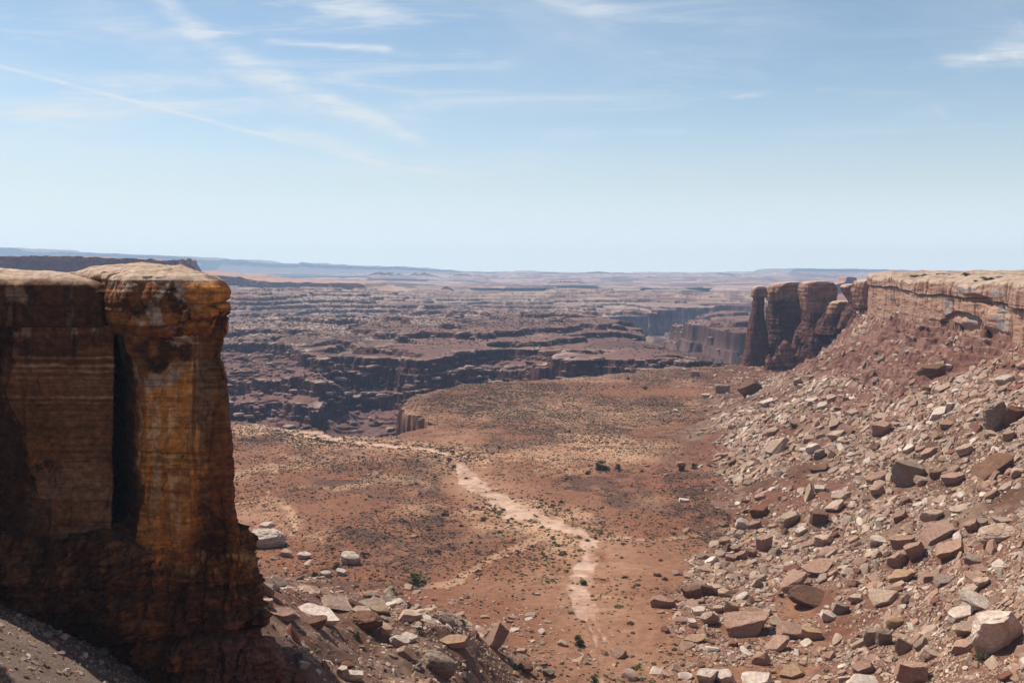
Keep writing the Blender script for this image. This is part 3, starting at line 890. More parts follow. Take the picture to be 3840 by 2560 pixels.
    V[..., 2] += sst(50.5, 53, V[..., 2]) * (0.7 * fbm3(V, 2.6, 2.6, 50, 3, 398) + 0.35 * np.round(2 * fbm3(V, 1.2, 1.2, 50, 2, 397)) / 2)
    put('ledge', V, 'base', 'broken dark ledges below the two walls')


def right_mesa():
    pts = np.array(RIM_R, float)
    # smooth the rim, sample it
    seg = np.linalg.norm(np.diff(pts, axis=0), axis=1)
    s = np.concatenate([[0], np.cumsum(seg)])
    vis = s[6]
    q = np.concatenate([np.linspace(0, vis + 30, 1000), np.linspace(vis + 30, s[-1], 160)[1:]])
    R = np.stack([np.interp(q, s, pts[:, 0]), np.interp(q, s, pts[:, 1])], -1)
    for _ in range(6):
        R[1:-1] = 0.25 * R[:-2] + 0.5 * R[1:-1] + 0.25 * R[2:]
    T = np.gradient(R, axis=0)
    T /= np.linalg.norm(T, axis=1, keepdims=True)
    T2 = T.copy()
    for _ in range(400):
        T2[1:-1] = 0.25 * T2[:-2] + 0.5 * T2[1:-1] + 0.25 * T2[2:]
    OUT = np.stack([T[:, 1], -T[:, 0]], -1)
    # the rim runs from far to near with the mesa on its left-hand side: outward is to the right
    if OUT[500] @ np.array([-1.0, 0]) < 0:
        OUT = -OUT
        O2 = -np.stack([T2[:, 1], -T2[:, 0]], -1)
    else:
        O2 = np.stack([T2[:, 1], -T2[:, 0]], -1)
    top = 77.8 + 0.0 * q
    zr = np.concatenate([np.linspace(44, 77.8, 190), ])
    rows = []
    for z in zr:
        h = (z - 50) / 27.8
        off = 1.5 - 1.2 * np.clip(h, -.3, 1) + 0 * q
        rim = np.clip((z - 75.5) / 2.3, 0, 1)
        off = off - 2.3 * (1 - np.sqrt(1 - 0.97 * rim ** 2))
        rows.append(np.concatenate([R + OUT * off[:, None], np.full((len(q), 1), z)], 1))
    V = np.stack(rows)                                                   # wall
    n = np.broadcast_to(OUT, V[..., :2].shape)
    d0 = steps_disp(1.0, 2.4, 15.0, 1.5, 410, 20.0)
    d = d0(V, np.concatenate([n, n[..., :1] * 0], -1))
    yq = R[:, 1][None, :] + 0 * V[..., 2]
    V[..., 2] -= sst(60, 77.8, V[..., 2]) * (2.7 + 1.8 * fbm(R[:, 1], R[:, 0], 34, 3, 418) + 0.8 * np.abs(fbm(R[:, 1], R[:, 0], 9, 2, 419)))[None, :] * sst(300, 340, yq)
    zz = V[..., 2] + 0.5 * fbm3(V, 20, 20, 30, 2, 415)
    crack = 66.0 + (yq - 415) * 0.0150 + 0.8 * fbm(yq, yq * 0, 40, 2, 417)       # bed line: upper layer juts over the lower
    d = d + 1.3 * sst(0.15, 0.5, zz - crack) - 0.9 * np.exp(-((zz - crack) / 0.28) ** 2)
    alc = np.exp(-((yq - 428) / 15.0) ** 2)
    d = d - 4.0 * alc * sst(2.6, 0.8, np.abs(zz - (crack - 0.2)))
    arch = zz - (60.8 - 0.0075 * (yq - 460) ** 2 * np.where(yq < 460, 0.35, 1.0))
    am = sst(506, 500, yq) * sst(420, 440, yq)
    d = d - 2.4 * am * sst(0.3, -0.3, arch) * sst(-7, -0.6, arch)
    # undercut at the foot, worn caves
    und = sst(56.5, 52.5, zz + 1.5 * fbm3(V, 14, 14, 40, 2, 416)) * sst(380, 395, yq) * sst(520, 480, yq)
    d = d - 3.0 * und
    for yc, w, dep in ((386, 1.6, 4.2), (486, 1.0, 1.6), (545, 1.3, 2.0), (520, .7, .9), (572, 1.0, 1.2), (600, .9, 1.4)):
        yc2 = yc + (zz - 62) * 0.35
        d = d - dep * np.exp(-((yq - yc2) / w) ** 2) * sst(77, 72, zz)
    V[..., :2] += n * d[..., None]
    ins = np.concatenate([np.linspace(0.6, 10, 16), np.linspace(11, 60, 50), np.linspace(64, 260, 50)])
    tops = []
    # inland direction: toward the mesa's inside, kept gentle so that the sheet does not fold
    inl = -O2
    for t in ins:
        p = V[-1][:, :2] + inl * t
        swell = 1.5 * (1 - np.exp(-t / 9.0)) + 2.3 * (1 - np.exp(-t / 60.0)) * sst(640, 480, q * 0 + p[:, 1])
        z = V[-1][:, 2] + swell - 0.0
        z = z + (0.85 * fbm(p[:, 0], p[:, 1], 14, 3, 420) + 0.5 * fbm(p[:, 0], p[:, 1], 4, 3, 421)) * sst(0, 6, t)
        camd = np.hypot(p[:, 0], p[:, 1])
        z = np.where(camd < 60, np.minimum(z, 78.2), z)
        tops.append(np.concatenate([p, z[:, None]], 1))
    W = np.concatenate([V, np.stack(tops)], 0).astype(np.float32)
    nw = len(zr)
    # the viewpoint: bare rock falling away in front of the camera
    cap = 78.2 - 0.47 * np.maximum(W[..., 1], 0) + 0.8 * np.maximum(np.abs(W[..., 0]) - 0.7 * np.abs(W[..., 1]), 0)
    W[..., 2] = np.where(np.hypot(W[..., 0], W[..., 1]) < 75, np.minimum(W[..., 2], np.maximum(cap, 40)), W[..., 2])
    # colours
    n1 = fbm3(W, 5, 5, 5, 4, 430)
    st = fbm3(W, 2.6, 2.6, 40, 4, 431)
    bd = fbm3(W, 40, 40, 1.6, 4, 432)
    C = mixc(c3(W, (0.33, 0.185, 0.125)), (0.40, 0.245, 0.175), sst(-.4, .5, bd))
    C = mixc(C, (0.30, 0.145, 0.09), sst(0.15, 0.6, st) * sst(-.2, .5, n1) * 0.7)
    yy = W[..., 1]; zz = W[..., 2]
    C = mixc(C, (0.21, 0.095, 0.058), np.clip(bmp(yy, zz, 520, 71.5, 34, 4.5) + bmp(yy, zz, 480, 69, 16, 3.5), 0, 1) * sst(-.5, .1, st + n1) * .85)
    C = mixc(C, (0.26, 0.245, 0.25), np.clip(bmp(yy, zz, 440, 56, 20, 4) + bmp(yy, zz, 398, 60, 9, 8) + bmp(yy, zz, 478, 63, 6, 6) + bmp(yy, zz, 425, 71, 40, 3), 0, 1) * sst(-.3, .3, n1 + .5 * st) * .8)
    C = mixc(C, (0.55, 0.34, 0.22), sst(0.25, .55, bd) * bmp(yy, zz, 410, 64, 40, 8) * .6)
    tp = np.zeros(W.shape[:2], np.float32)
    tp[nw - 9:] = 1
    tp[nw - 16:nw - 9] = np.linspace(0, 1, 7)[:, None]
    bt = fbm3(W, 12, 4, 1.2, 4, 433)
    tc = mixc(c3(W, (0.44, 0.32, 0.235)), (0.29, 0.175, 0.12), sst(0.0, 0.5, bt) * .8)
    C = C * (1 - tp[..., None]) + tc * tp[..., None]
    C *= 0.86
    F = grid_faces(*W.shape[:2])
    root = tag(empty('mesa', (300, 500, 50)), 'long tan sandstone mesa wall with pale slickrock top dotted with bushes', 'mesa')
    off = np.float32([300, 500, 50])
    k = (nw - 1) * (W.shape[1] - 1)
    fl = F if OUT[500] @ np.array([-1.0, 0]) > 0 else F
    for nm, f in (('cliff_wall', F[:k]), ('slickrock_top', F[k:])):
        u, inv = np.unique(f.ravel(), return_inverse=True)
        link(nm, mesh_data(nm, W.reshape(-1, 3)[u] - off, inv.reshape(-1, 4), C.reshape(-1, 3)[u], M_WALL), root)
    return W[nw:]


def rect(x0, x1, y0, y1, k=0.25):
    """rounded plan outline, counter-clockwise"""
    w, h = (x1 - x0) * k, (y1 - y0) * k
    return [(x0, y0 + h), (x0 + w, y0), (x1 - w, y0), (x1, y0 + h), (x1, y1 - h), (x1 - w, y1), (x0 + w, y1), (x0, y1 - h)]


REDROCK, REDDK, CAPC = (0.13, 0.048, 0.034), (0.08, 0.033, 0.026), (0.36, 0.215, 0.14)


def rock_colours(V, lo, hi, caplight, seed, top):
    n1 = fbm3(V, 4, 4, 4, 4, seed)
    bd = fbm3(V, 20, 20, 1.0, 4, seed + 1)
    st = fbm3(V, 1.2, 1.2, 14, 3, seed + 2)
    C = mixc(c3(V, lo), hi, sst(-.5, .5, bd + .5 * n1))
    C = mixc(C, tuple(0.5 * np.array(lo)), sst(.1, .6, st) * .5)
    if caplight:
        C = mixc(C, (0.52, 0.40, 0.31), sst(top - 3.2, top - 1.2, V[..., 2] + 1.2 * n1) * caplight)
    return C


def butte(name, label, cat, d, caprows, shaftrows, depth, caplight=0.8, seed=500, res=0.5, dome=1.2, rnd=1, skew=0.0):
    """rows: (pixel y, left pixel, right pixel[, extra depth towards the viewer])"""
    cx = PX((caprows[0][1] + caprows[0][2]) / 2, d)
    zb = EYE - (shaftrows[-1][0] - HY) / FPX * d
    root = tag(empty(name, (cx, d, zb)), label, cat)
    off = np.float32([cx, d, zb])
    for nm, rows, lo, hi, cl, am in (('caprock', caprows, (0.20, 0.092, 0.055), (0.32, 0.18, 0.115), caplight * .7, 0.5), ('shaft', shaftrows, REDDK, REDROCK, 0, 1.0)):
        keys = []
        for r in sorted(rows, key=lambda r: -r[0]):
            f = r[3] if len(r) > 3 else 0
            z = EYE - (r[0] - HY) / FPX * d
            yf, yb = d - depth / 2 - f, d + depth / 2 + f * 0.4
            xl, xr = PX(r[1], d), PX(r[2], d)
            o = rect(xl, xr, yf, yb, 0.17)
            keys.append((z, [(x + skew * (y - d), y) for x, y in o]))
        dp = steps_disp((0.4 + am) * 0.95 * min(1, depth / 20), 1.6, 5.0, 0.55, seed, 7.0)
        V = loft(keys, res, max(20, int((keys[-1][0] - keys[0][0]) / (res * 0.8))), rnd, dp, dome if nm == 'caprock' else 0.3, 14).astype(np.float32)
        C = rock_colours(V, lo, hi, cl, seed + 3, keys[-1][0] + .5)
        link(nm, mesh_data(nm, V - off, loft_faces(V), C, M_WALL), root)


def buttes():
    butte('rock_spire', 'slender dark red rock spire balancing a blocky pale cap', 'rock spire', 832,
          [(1116, 2826, 2868), (1108, 2818, 2873), (1090, 2820, 2873), (1078, 2824, 2870), (1074, 2830, 2864)],
          [(1112, 2829, 2862), (1160, 2823, 2860), (1200, 2815, 2866), (1250, 2803, 2872, 2), (1320, 2792, 2880, 4), (1370, 2778, 2890, 7), (1420, 2765, 2900, 10)], 12, .9, 510, 0.4, .8)
    butte('butte', 'broad flat dark red butte between the capped spire and the square butte', 'butte', 848,
          [(1128, 2882, 3012), (1112, 2876, 3014), (1095, 2877, 3012), (1078, 2888, 3010), (1064, 2912, 3006), (1058, 2935, 2998)],
          [(1122, 2886, 3012), (1180, 2882, 3016), (1250, 2878, 3024, 2), (1285, 2860, 3040, 4), (1340, 2845, 3060, 9), (1420, 2830, 3100, 14)], 24, .75, 530, 0.5, .8)
    butte('butte', 'square topped butte of smooth tan rock on a flaring red pedestal', 'butte', 806,
          [(1172, 3022, 3112), (1160, 3014, 3122), (1130, 3008, 3126), (1100, 3002, 3129), (1075, 3002, 3127), (1060, 3012, 3116), (1055, 3030, 3100)],
          [(1168, 3018, 3112), (1195, 3014, 3110), (1206, 3018, 3150, 1), (1240, 2996, 3190, 3), (1290, 2972, 3230, 7), (1350, 2952, 3260, 12), (1420, 2935, 3300, 18)], 26, .75, 550, 0.5, .7)
    butte('butte', 'twin headed butte with one pale leaning face beside the mesa end', 'butte', 742,
          [(1150, 3212, 3268), (1120, 3206, 3276), (1090, 3202, 3282), (1066, 3206, 3280), (1055, 3214, 3268), (1051, 3224, 3256)],
          [(1142, 3206, 3272), (1170, 3210, 3275), (1200, 3196, 3290, 2), (1240, 3180, 3310, 4)], 22, .9, 570, 0.45, 1.0)
    butte('butte', 'small leaning pale butte wedged behind the twin headed one', 'butte', 770,
          [(1146, 3196, 3222), (1120, 3182, 3224), (1095, 3166, 3224), (1078, 3158, 3222), (1068, 3166, 3218)],
          [(1140, 3186, 3226), (1180, 3160, 3240), (1230, 3140, 3260)], 16, .9, 590, 0.45, 1.0)
    butte('rock_dome', 'round pale layered dome rising behind the mesa end', 'rock dome', 800,
          [(1100, 3262, 3352), (1075, 3264, 3350), (1056, 3272, 3346), (1044, 3286, 3334), (1039, 3300, 3322)],
          [(1096, 3262, 3352), (1150, 3250, 3370), (1200, 3240, 3390)], 26, 1.0, 610, 0.6, 1.2)
    butte('butte', 'low pale saddle of rock joining the square butte to the twin headed one', 'butte', 785,
          [(1176, 3096, 3230), (1150, 3104, 3220), (1136, 3112, 3205), (1130, 3124, 3190)],
          [(1172, 3094, 3232), (1200, 3080, 3260, 1), (1250, 3060, 3300, 4)], 18, .9, 605, 0.5, .8)
    for lab, d, rows in (('stout rounded red pinnacle at the foot of the square butte', 790, [(1400, 2914, 2990), (1340, 2920, 2974), (1300, 2924, 2966), (1284, 2930, 2960), (1278, 2936, 2952)]),
                         ('lumpy low red pinnacle leaning out from the stout one', 786, [(1400, 2884, 2940), (1370, 2890, 2932), (1345, 2896, 2926), (1330, 2902, 2922), (1325, 2906, 2916)]),
                         ('small knobbly red pinnacle nearest the capped spire', 784, [(1402, 2862, 2912), (1380, 2868, 2904), (1352, 2872, 2900), (1336, 2876, 2894), (1330, 2880, 2890)]),
                         ('thin red pinnacle against the flaring pedestal', 796, [(1380, 2950, 3010), (1310, 2966, 3002), (1270, 2974, 2998), (1256, 2980, 2994)])):
        keys = []
        for r in rows:
            z = EYE - (r[0] - HY) / FPX * d
            xl, xr = PX(r[1], d), PX(r[2], d)
            keys.append((z, rect(xl, xr, d - (xr - xl) * .5, d + (xr - xl) * .6, 0.3)))
        dp = steps_disp(0.9, 2.2, 4.0, 0.9, 640 + int(d), 4.0)
        V = loft(keys, 0.45, 60, 3, dp, .6, 8).astype(np.float32)
        C = rock_colours(V, REDDK, (0.25, 0.11, 0.08), 0.0, 645, 0)
        off = np.float32([PX((rows[0][1] + rows[0][2]) / 2, d), d, keys[0][0]])
        tag(link('rock_pinnacle', mesh_data('rock_pinnacle', V - off, loft_faces(V), C, M_WALL), None, off), lab, 'rock pinnacle', 'pinnacles at the foot of the square butte')


def ridge(name, label, cat, prof, d, foot, thick, cliff, flare, ncol, cols, seed, rough=0.0, alcove=0.0, group=None, mat=None, parts=False):
    """a far mesa or hill with a real cliff, apron and top; prof: skyline as (pixel x, pixel y); foot: ground height"""
    pr = np.array(prof, float)
    px = np.linspace(pr[0, 0], pr[-1, 0], ncol)
    x = PX(px, d)
    zt = EYE - (np.interp(px, pr[:, 0], pr[:, 1]) - HY) / FPX * d
    zt = zt + rough * fbm(x, x * 0, max(8.0, thick * 0.05), 4, seed)
    al = alcove * (np.abs(fbm(x, x * 0 + 3, max(30, alcove * 5), 4, seed + 1)) - 0.3) + 0.3 * alcove * fbm(x, x * 0, max(6, alcove), 3, seed + 2)
    rows = []
    nz = 40
    for k in range(nz):
        t = k / (nz - 1)
        z = foot + (zt - foot) * t
        tc = 1 - cliff
        ap = np.where(t < tc, flare * ((tc - t) / tc) ** 1.25, 0.0)
        yy = d + al * (0.6 + 0.4 * t) - ap - (0.02 * flare * fbm(x, z * 3, 30, 3, seed + 4) if flare else 0)
        if t >= tc:
            yy = yy + 0.012 * flare * np.round(3 * fbm(x, z * 2, 25, 3, seed + 5))
        rows.append(np.stack([x, yy, z], -1))
    for s in (0.02, 0.06, 0.12, 0.22, 0.4, 0.65, 1.0):
        rows.append(np.stack([x, d + al * (1 - s) + thick * s, zt + 0.02 * thick * 0.3 * fbm(x, x * 0 + thick * s, thick * 0.1, 3, seed + 6) * (s > .05)], -1))
    rows.append(np.stack([x, d + al * 0 + thick * 1.05, zt * 0 + foot], -1))
    V = np.stack(rows).astype(np.float32)
    # close both ends down to the ground
    e0, e1 = V[:, :1].copy(), V[:, -1:].copy()
    e0[..., 2] = foot; e1[..., 2] = foot
    V = np.concatenate([e0, V, e1], 1)
    lo, hi, ap, tp = [np.float32(c) for c in cols]
    C = c3(V, lo)
    bd = fbm3(V, 60, 60, max(2.0, (zt.max() - foot) * 0.05), 3, seed + 8)
    C = mixc(C, hi, sst(-.4, .5, bd))
    tt = np.concatenate([np.linspace(0, 1, nz), np.full(8, 1.2)])[:, None]
    am = sst(1 - cliff + .03, 1 - cliff - .08, tt + 0.05 * bd) * np.ones(V.shape[:2])
    C = mixc(C, ap, am * (0.75 + .4 * fbm3(V, 40, 40, 40, 3, seed + 9)))
    C = mixc(C, tp, np.clip(sst(1.0, 1.05, tt) * np.ones(V.shape[:2]), 0, 1))
    c0 = np.float32([V[..., 0].mean(), d, foot])
    F = grid_faces(*V.shape[:2])
    nv = V.shape[1] - 1
    if parts:
        root = tag(empty(name, c0), label, cat, group)
        kc = int(round((1 - cliff) * nz))
        for nm, f in (('apron', F[:kc * nv]), ('caprock', F[kc * nv:])):
            u, inv = np.unique(f.ravel(), return_inverse=True)
            link(nm, mesh_data(nm, V.reshape(-1, 3)[u] - c0, inv.reshape(-1, 4), C.reshape(-1, 3)[u], mat or M_FAR), root)
        return root
    return tag(link(name, mesh_data(name, V - c0, F, C, mat or M_FAR), None, c0), label, cat, group)


HILLC = ((0.075, 0.058, 0.055), (0.11, 0.085, 0.078), (0.10, 0.076, 0.068), (0.15, 0.118, 0.10))
FARC = ((0.16, 0.10, 0.085), (0.24, 0.15, 0.12), (0.25, 0.16, 0.125), (0.36, 0.26, 0.2))
REDC = ((0.17, 0.075, 0.058), (0.25, 0.115, 0.085), (0.27, 0.14, 0.105), (0.36, 0.21, 0.155))


def far_country():
    ridge('mesa', 'long dark mesa ending in a knob above the cliff tops', 'mesa',
          [(-900, 958), (-300, 960), (0, 962), (250, 960), (420, 968), (560, 972), (600, 976), (690, 972), (697, 976), (699, 990), (706, 1000), (724, 1030), (750, 1178)], 1750, 0, 60, .30, 150, 620, REDC, 700, 1.2, 26, None, None, True)
    butte('balanced_rock', 'small balanced rock knob at the end of the long dark mesa', 'balanced rock', 1745,
          [(992, 704, 716), (985, 702, 718), (978, 701, 719), (972, 702, 718), (969, 705, 715)],
          [(988, 706, 714), (996, 704, 716), (1000, 692, 726, 2), (1010, 684, 734, 5), (1030, 672, 748, 10), (1060, 660, 765, 16)], 8, .3, 720, 0.9, .3)
    ridge('mesa', 'low flat red mesa running out over the ledges left of centre', 'mesa',
          [(640, 1018), (740, 1026), (850, 1034), (900, 1040), (960, 1052), (1060, 1058), (1180, 1060), (1340, 1062), (1362, 1066), (1372, 1078), (1400, 1090), (1450, 1102)], 2900, 0, 500, .45, 130, 520, REDC, 740, 2.0, 40, None, None, True)
    ridge('butte', 'small twin topped red butte standing alone on the ledges', 'butte',
          [(1652, 1092), (1658, 1080), (1668, 1076), (1676, 1074), (1684, 1077), (1692, 1082), (1698, 1094)], 3300, 10, 70, .5, 30, 50, REDC, 760, 1.5, 6)
    ridge('mesa', 'dark low mesa with a pointed knob, centre of the plain', 'mesa',
          [(1690, 1096), (1720, 1088), (1780, 1084), (1808, 1078), (1820, 1070), (1830, 1076), (1842, 1084), (1890, 1082), (1905, 1092), (1990, 1098), (2090, 1100)], 4000, 8, 300, .4, 160, 260, REDC, 770, 3.0, 30)
    ridge('butte', 'dark cone shaped hill before the river canyon', 'butte',
          [(2230, 1128), (2262, 1116), (2278, 1110), (2300, 1112), (2325, 1113), (2345, 1126)], 2750, 0, 120, .25, 60, 80, REDC, 775, 2.0, 8)
    for i, (lab, pf, d) in enumerate((('clustered rounded knobs, larger far group left of centre', [(1378, 1034), (1392, 1026), (1410, 1022), (1430, 1018), (1445, 1024), (1460, 1021), (1474, 1032), (1496, 1026), (1510, 1034), (1532, 1036), (1548, 1026), (1560, 1022), (1568, 1030), (1590, 1022), (1605, 1028), (1640, 1038)], 6500),
                                      ('flat topped lump beside the clustered knobs', [(1684, 1040), (1700, 1032), (1720, 1028), (1752, 1029), (1768, 1036), (1795, 1030), (1820, 1036), (1850, 1040)], 6800),
                                      ('broad hazy swell of rock on the centre skyline', [(1860, 1034), (1950, 1028), (2030, 1022), (2060, 1021), (2120, 1026), (2190, 1022), (2240, 1019), (2330, 1024), (2420, 1029), (2600, 1032), (2760, 1035)], 9000),
                                      ('hazy ledged hill on the plain below the swell', [(2040, 1066), (2070, 1056), (2110, 1054), (2170, 1056), (2210, 1066), (2240, 1068)], 4600),
                                      ('long low hazy bench far beyond the river canyon', [(2400, 1090), (2460, 1082), (2530, 1080), (2600, 1084), (2660, 1094)], 3700))):
        ridge('rock_outcrop', lab, 'rock outcrop', pf, d, 12 if d < 6000 else 30, d * 0.03, .4, d * 0.02, 240, FARC, 780 + i * 9, d * 0.0006, d * 0.004, 'far outcrops on the plain')
    ridge('mesa', 'small hazy flat topped mesa alone on the skyline', 'mesa',
          [(2640, 1036), (2672, 1033), (2684, 1030), (2690, 1024), (2705, 1023), (2725, 1026), (2740, 1024), (2752, 1026), (2766, 1032), (2790, 1038)], 9200, 30, 420, .55, 200, 120, HILLC, 830, 4, 30)
    for lab, x0, y0, w in (('tiny hazy spire left of the small skyline mesa', 2583, 1028, 5), ('thinnest far spire, nearest the small skyline mesa', 2663, 1026, 3)):
        ridge('rock_spire', lab, 'rock spire', [(x0 - w, 1036), (x0 - w * .3, y0 + 2), (x0, y0), (x0 + w * .4, y0 + 3), (x0 + w, 1036)], 9000, 30, 30, .6, 20, 24, FARC, 840, 0, 0)
    ridge('mesa', 'great blue flat topped mesa along the far right skyline', 'mesa',
          [(2960, 1030), (2968, 1016), (2980, 1009), (3010, 1007), (3130, 1008), (3160, 1011), (3300, 1010), (3420, 1014), (3520, 1015), (3700, 1019), (3840, 1020), (4300, 1024)], 10600, 20, 1700, .35, 650, 320, HILLC, 850, 6, 90)
    ridge('mesa', 'lower blue bench below the great flat topped mesa', 'mesa',
          [(2790, 1036), (2830, 1030), (2870, 1028), (2940, 1030), (3080, 1032), (3200, 1036), (3400, 1038), (3700, 1034), (4200, 1036)], 9600, 20, 700, .3, 380, 260, HILLC, 860, 6, 60)
    for lab, x0 in (('tiny blue butte on the lower bench, nearer the capped spire', 2836), ('second tiny blue butte on the lower bench, nearer the great mesa', 2892)):
        ridge('butte', lab, 'butte', [(x0 - 14, 1040), (x0 - 9, 1034), (x0 - 7, 1032), (x0 + 4, 1032), (x0 + 7, 1035), (x0 + 14, 1041)], 9500, 20, 60, .5, 30, 30, FARC, 870, 1, 3)
    ridge('butte', 'dark flat headed butte with a slim needle seen over the mesa end', 'butte',
          [(3100, 1084), (3130, 1068), (3160, 1060), (3168, 1058), (3170, 1050), (3172, 1058), (3174, 1042), (3180, 1038), (3205, 1039), (3213, 1042), (3212, 1056), (3240, 1064), (3290, 1078)], 2600, 0, 60, .5, 70, 150, REDC, 880, .6, 6)
    ridge('ridge', 'long blue hills fading along the skyline left of centre', 'hills',
          [(650, 1000), (740, 985), (760, 976), (800, 973), (832, 976), (850, 972), (900, 974), (960, 984), (1000, 987), (1110, 990), (1125, 984), (1150, 988), (1220, 994), (1300, 996), (1440, 1001), (1490, 999), (1560, 1006), (1650, 1012), (1740, 1020), (1850, 1022), (2000, 1026), (2300, 1032)], 10900, 20, 1500, .3, 650, 420, HILLC, 890, 6, 120)
    ridge('ridge', 'lower blue bench of hills in front of the long blue hills', 'hills',
          [(780, 1032), (860, 1030), (980, 1029), (1060, 1028), (1180, 1030), (1290, 1036), (1380, 1042)], 8200, 25, 500, .3, 300, 240, HILLC, 895, 4, 50)
    ridge('ridge', 'high blue mountain shoulder beyond the long dark mesa', 'hills',
          [(-900, 930), (-200, 930), (0, 928), (70, 930), (95, 940), (130, 946), (200, 944), (300, 947), (420, 952), (560, 958), (680, 962), (760, 975)], 10300, 20, 1400, .2, 560, 240, HILLC, 899, 4, 100)


left_cliff()
MESA_TOP = right_mesa()
buttes()
far_country()
# ------------------------------------------------------------------ boulders and rubble
def ico(n):
    bm = bmesh.new()
    bmesh.ops.create_icosphere(bm, subdivisions=n, radius=1.0)
    bm.verts.ensure_lookup_table()
    V = np.array([v.co[:] for v in bm.verts], np.float32)
    F = np.array([[v.index for v in f.verts] for f in bm.faces], np.int32)
    bm.free()
    return V, F


ICO = {n: ico(n) for n in (1, 2, 3, 4, 5)}


def rock_shape(seed, sub=3, slab=0.6, cuts=9, rough=0.05, roundness=0.0, top=None):
    """broken block of sandstone in a unit box: a ball cut by flat fractures. slab: how flat it is"""
    rg = np.random.default_rng(seed)
    V, F = ICO[sub]
    V = V * np.float32(1.32)
    def cut(V, n, o, soft=0.0):
        n = n / np.linalg.norm(n)
        e = np.maximum(0, V @ n - o)
        return V - e[:, None] * n * (1.0 - soft)
    V = cut(V, np.array([rg.normal(0, .07), rg.normal(0, .07), 1.0]), 0.80, roundness * 0.3)
    V = cut(V, np.array([rg.normal(0, .1), rg.normal(0, .1), -1.0]), 0.80, roundness * 0.3)
    a0 = rg.uniform(0, 6.28)
    k = int(rg.integers(4, 7))
    for i in range(k):
        a = a0 + i * 6.283 / k + rg.normal(0, .22)
        V = cut(V, np.array([math.cos(a), math.sin(a), rg.normal(0, .18)]), rg.uniform(0.66, 0.95), roundness * 0.5)
    for i in range(cuts - 4):
        n = rg.normal(0, 1, 3)
        V = cut(V, n, rg.uniform(0.86, 1.02), roundness * 0.5)
    V = V / np.abs(V).max(0)
    n = V / (np.linalg.norm(V, axis=1, keepdims=True) + 1e-6)
    if rough:
        d = fbm3(V + seed % 97, .8, .8, .55, 3, seed % 1000) * rough + fbm3(V + seed % 89, .22, .22, .12, 2, seed % 999) * rough * 0.55
        if sub >= 4:
            b = fbm3(V + seed % 71, 2.0, 2.0, 0.20, 2, seed % 777)
            d = d - rough * 0.9 * np.exp(-(b / 0.09) ** 2)
            b = fbm3(V + seed % 61, .7, .7, 0.9, 2, seed % 555)
            d = d - rough * 1.3 * np.exp(-(b / 0.03) ** 2)
        V = V + n * d[:, None]
    V = V * np.array([1.0, 1.0, 1.0], np.float32)
    return V.astype(np.float32), F


TONES = {'w': (0.50, 0.405, 0.335), 'p': (0.37, 0.262, 0.195), 'k': (0.30, 0.182, 0.132), 'b': (0.15, 0.077, 0.048), 'g': (0.24, 0.178, 0.137), 'r': (0.18, 0.075, 0.048), 'o': (0.31, 0.195, 0.118)}


def rock_cols(V, tone, seed, stain=0.35):
    """tone with paler and rustier patches of its own"""
    C = c3(V, TONES[tone])
    n = fbm3(V + seed % 53, .9, .9, .7, 3, seed % 911)
    C = mixc(C, tuple(np.array(TONES[tone]) * 1.18), sst(0.0, 0.6, n) * .7)
    C = mixc(C, (0.27, 0.15, 0.075), sst(0.12, 0.55, fbm3(V + seed % 43, .7, .7, .9, 3, seed % 877)) * stain)
    return C


def rot(ax, a):
    return np.array(Matrix.Rotation(a, 3, ax), np.float32)


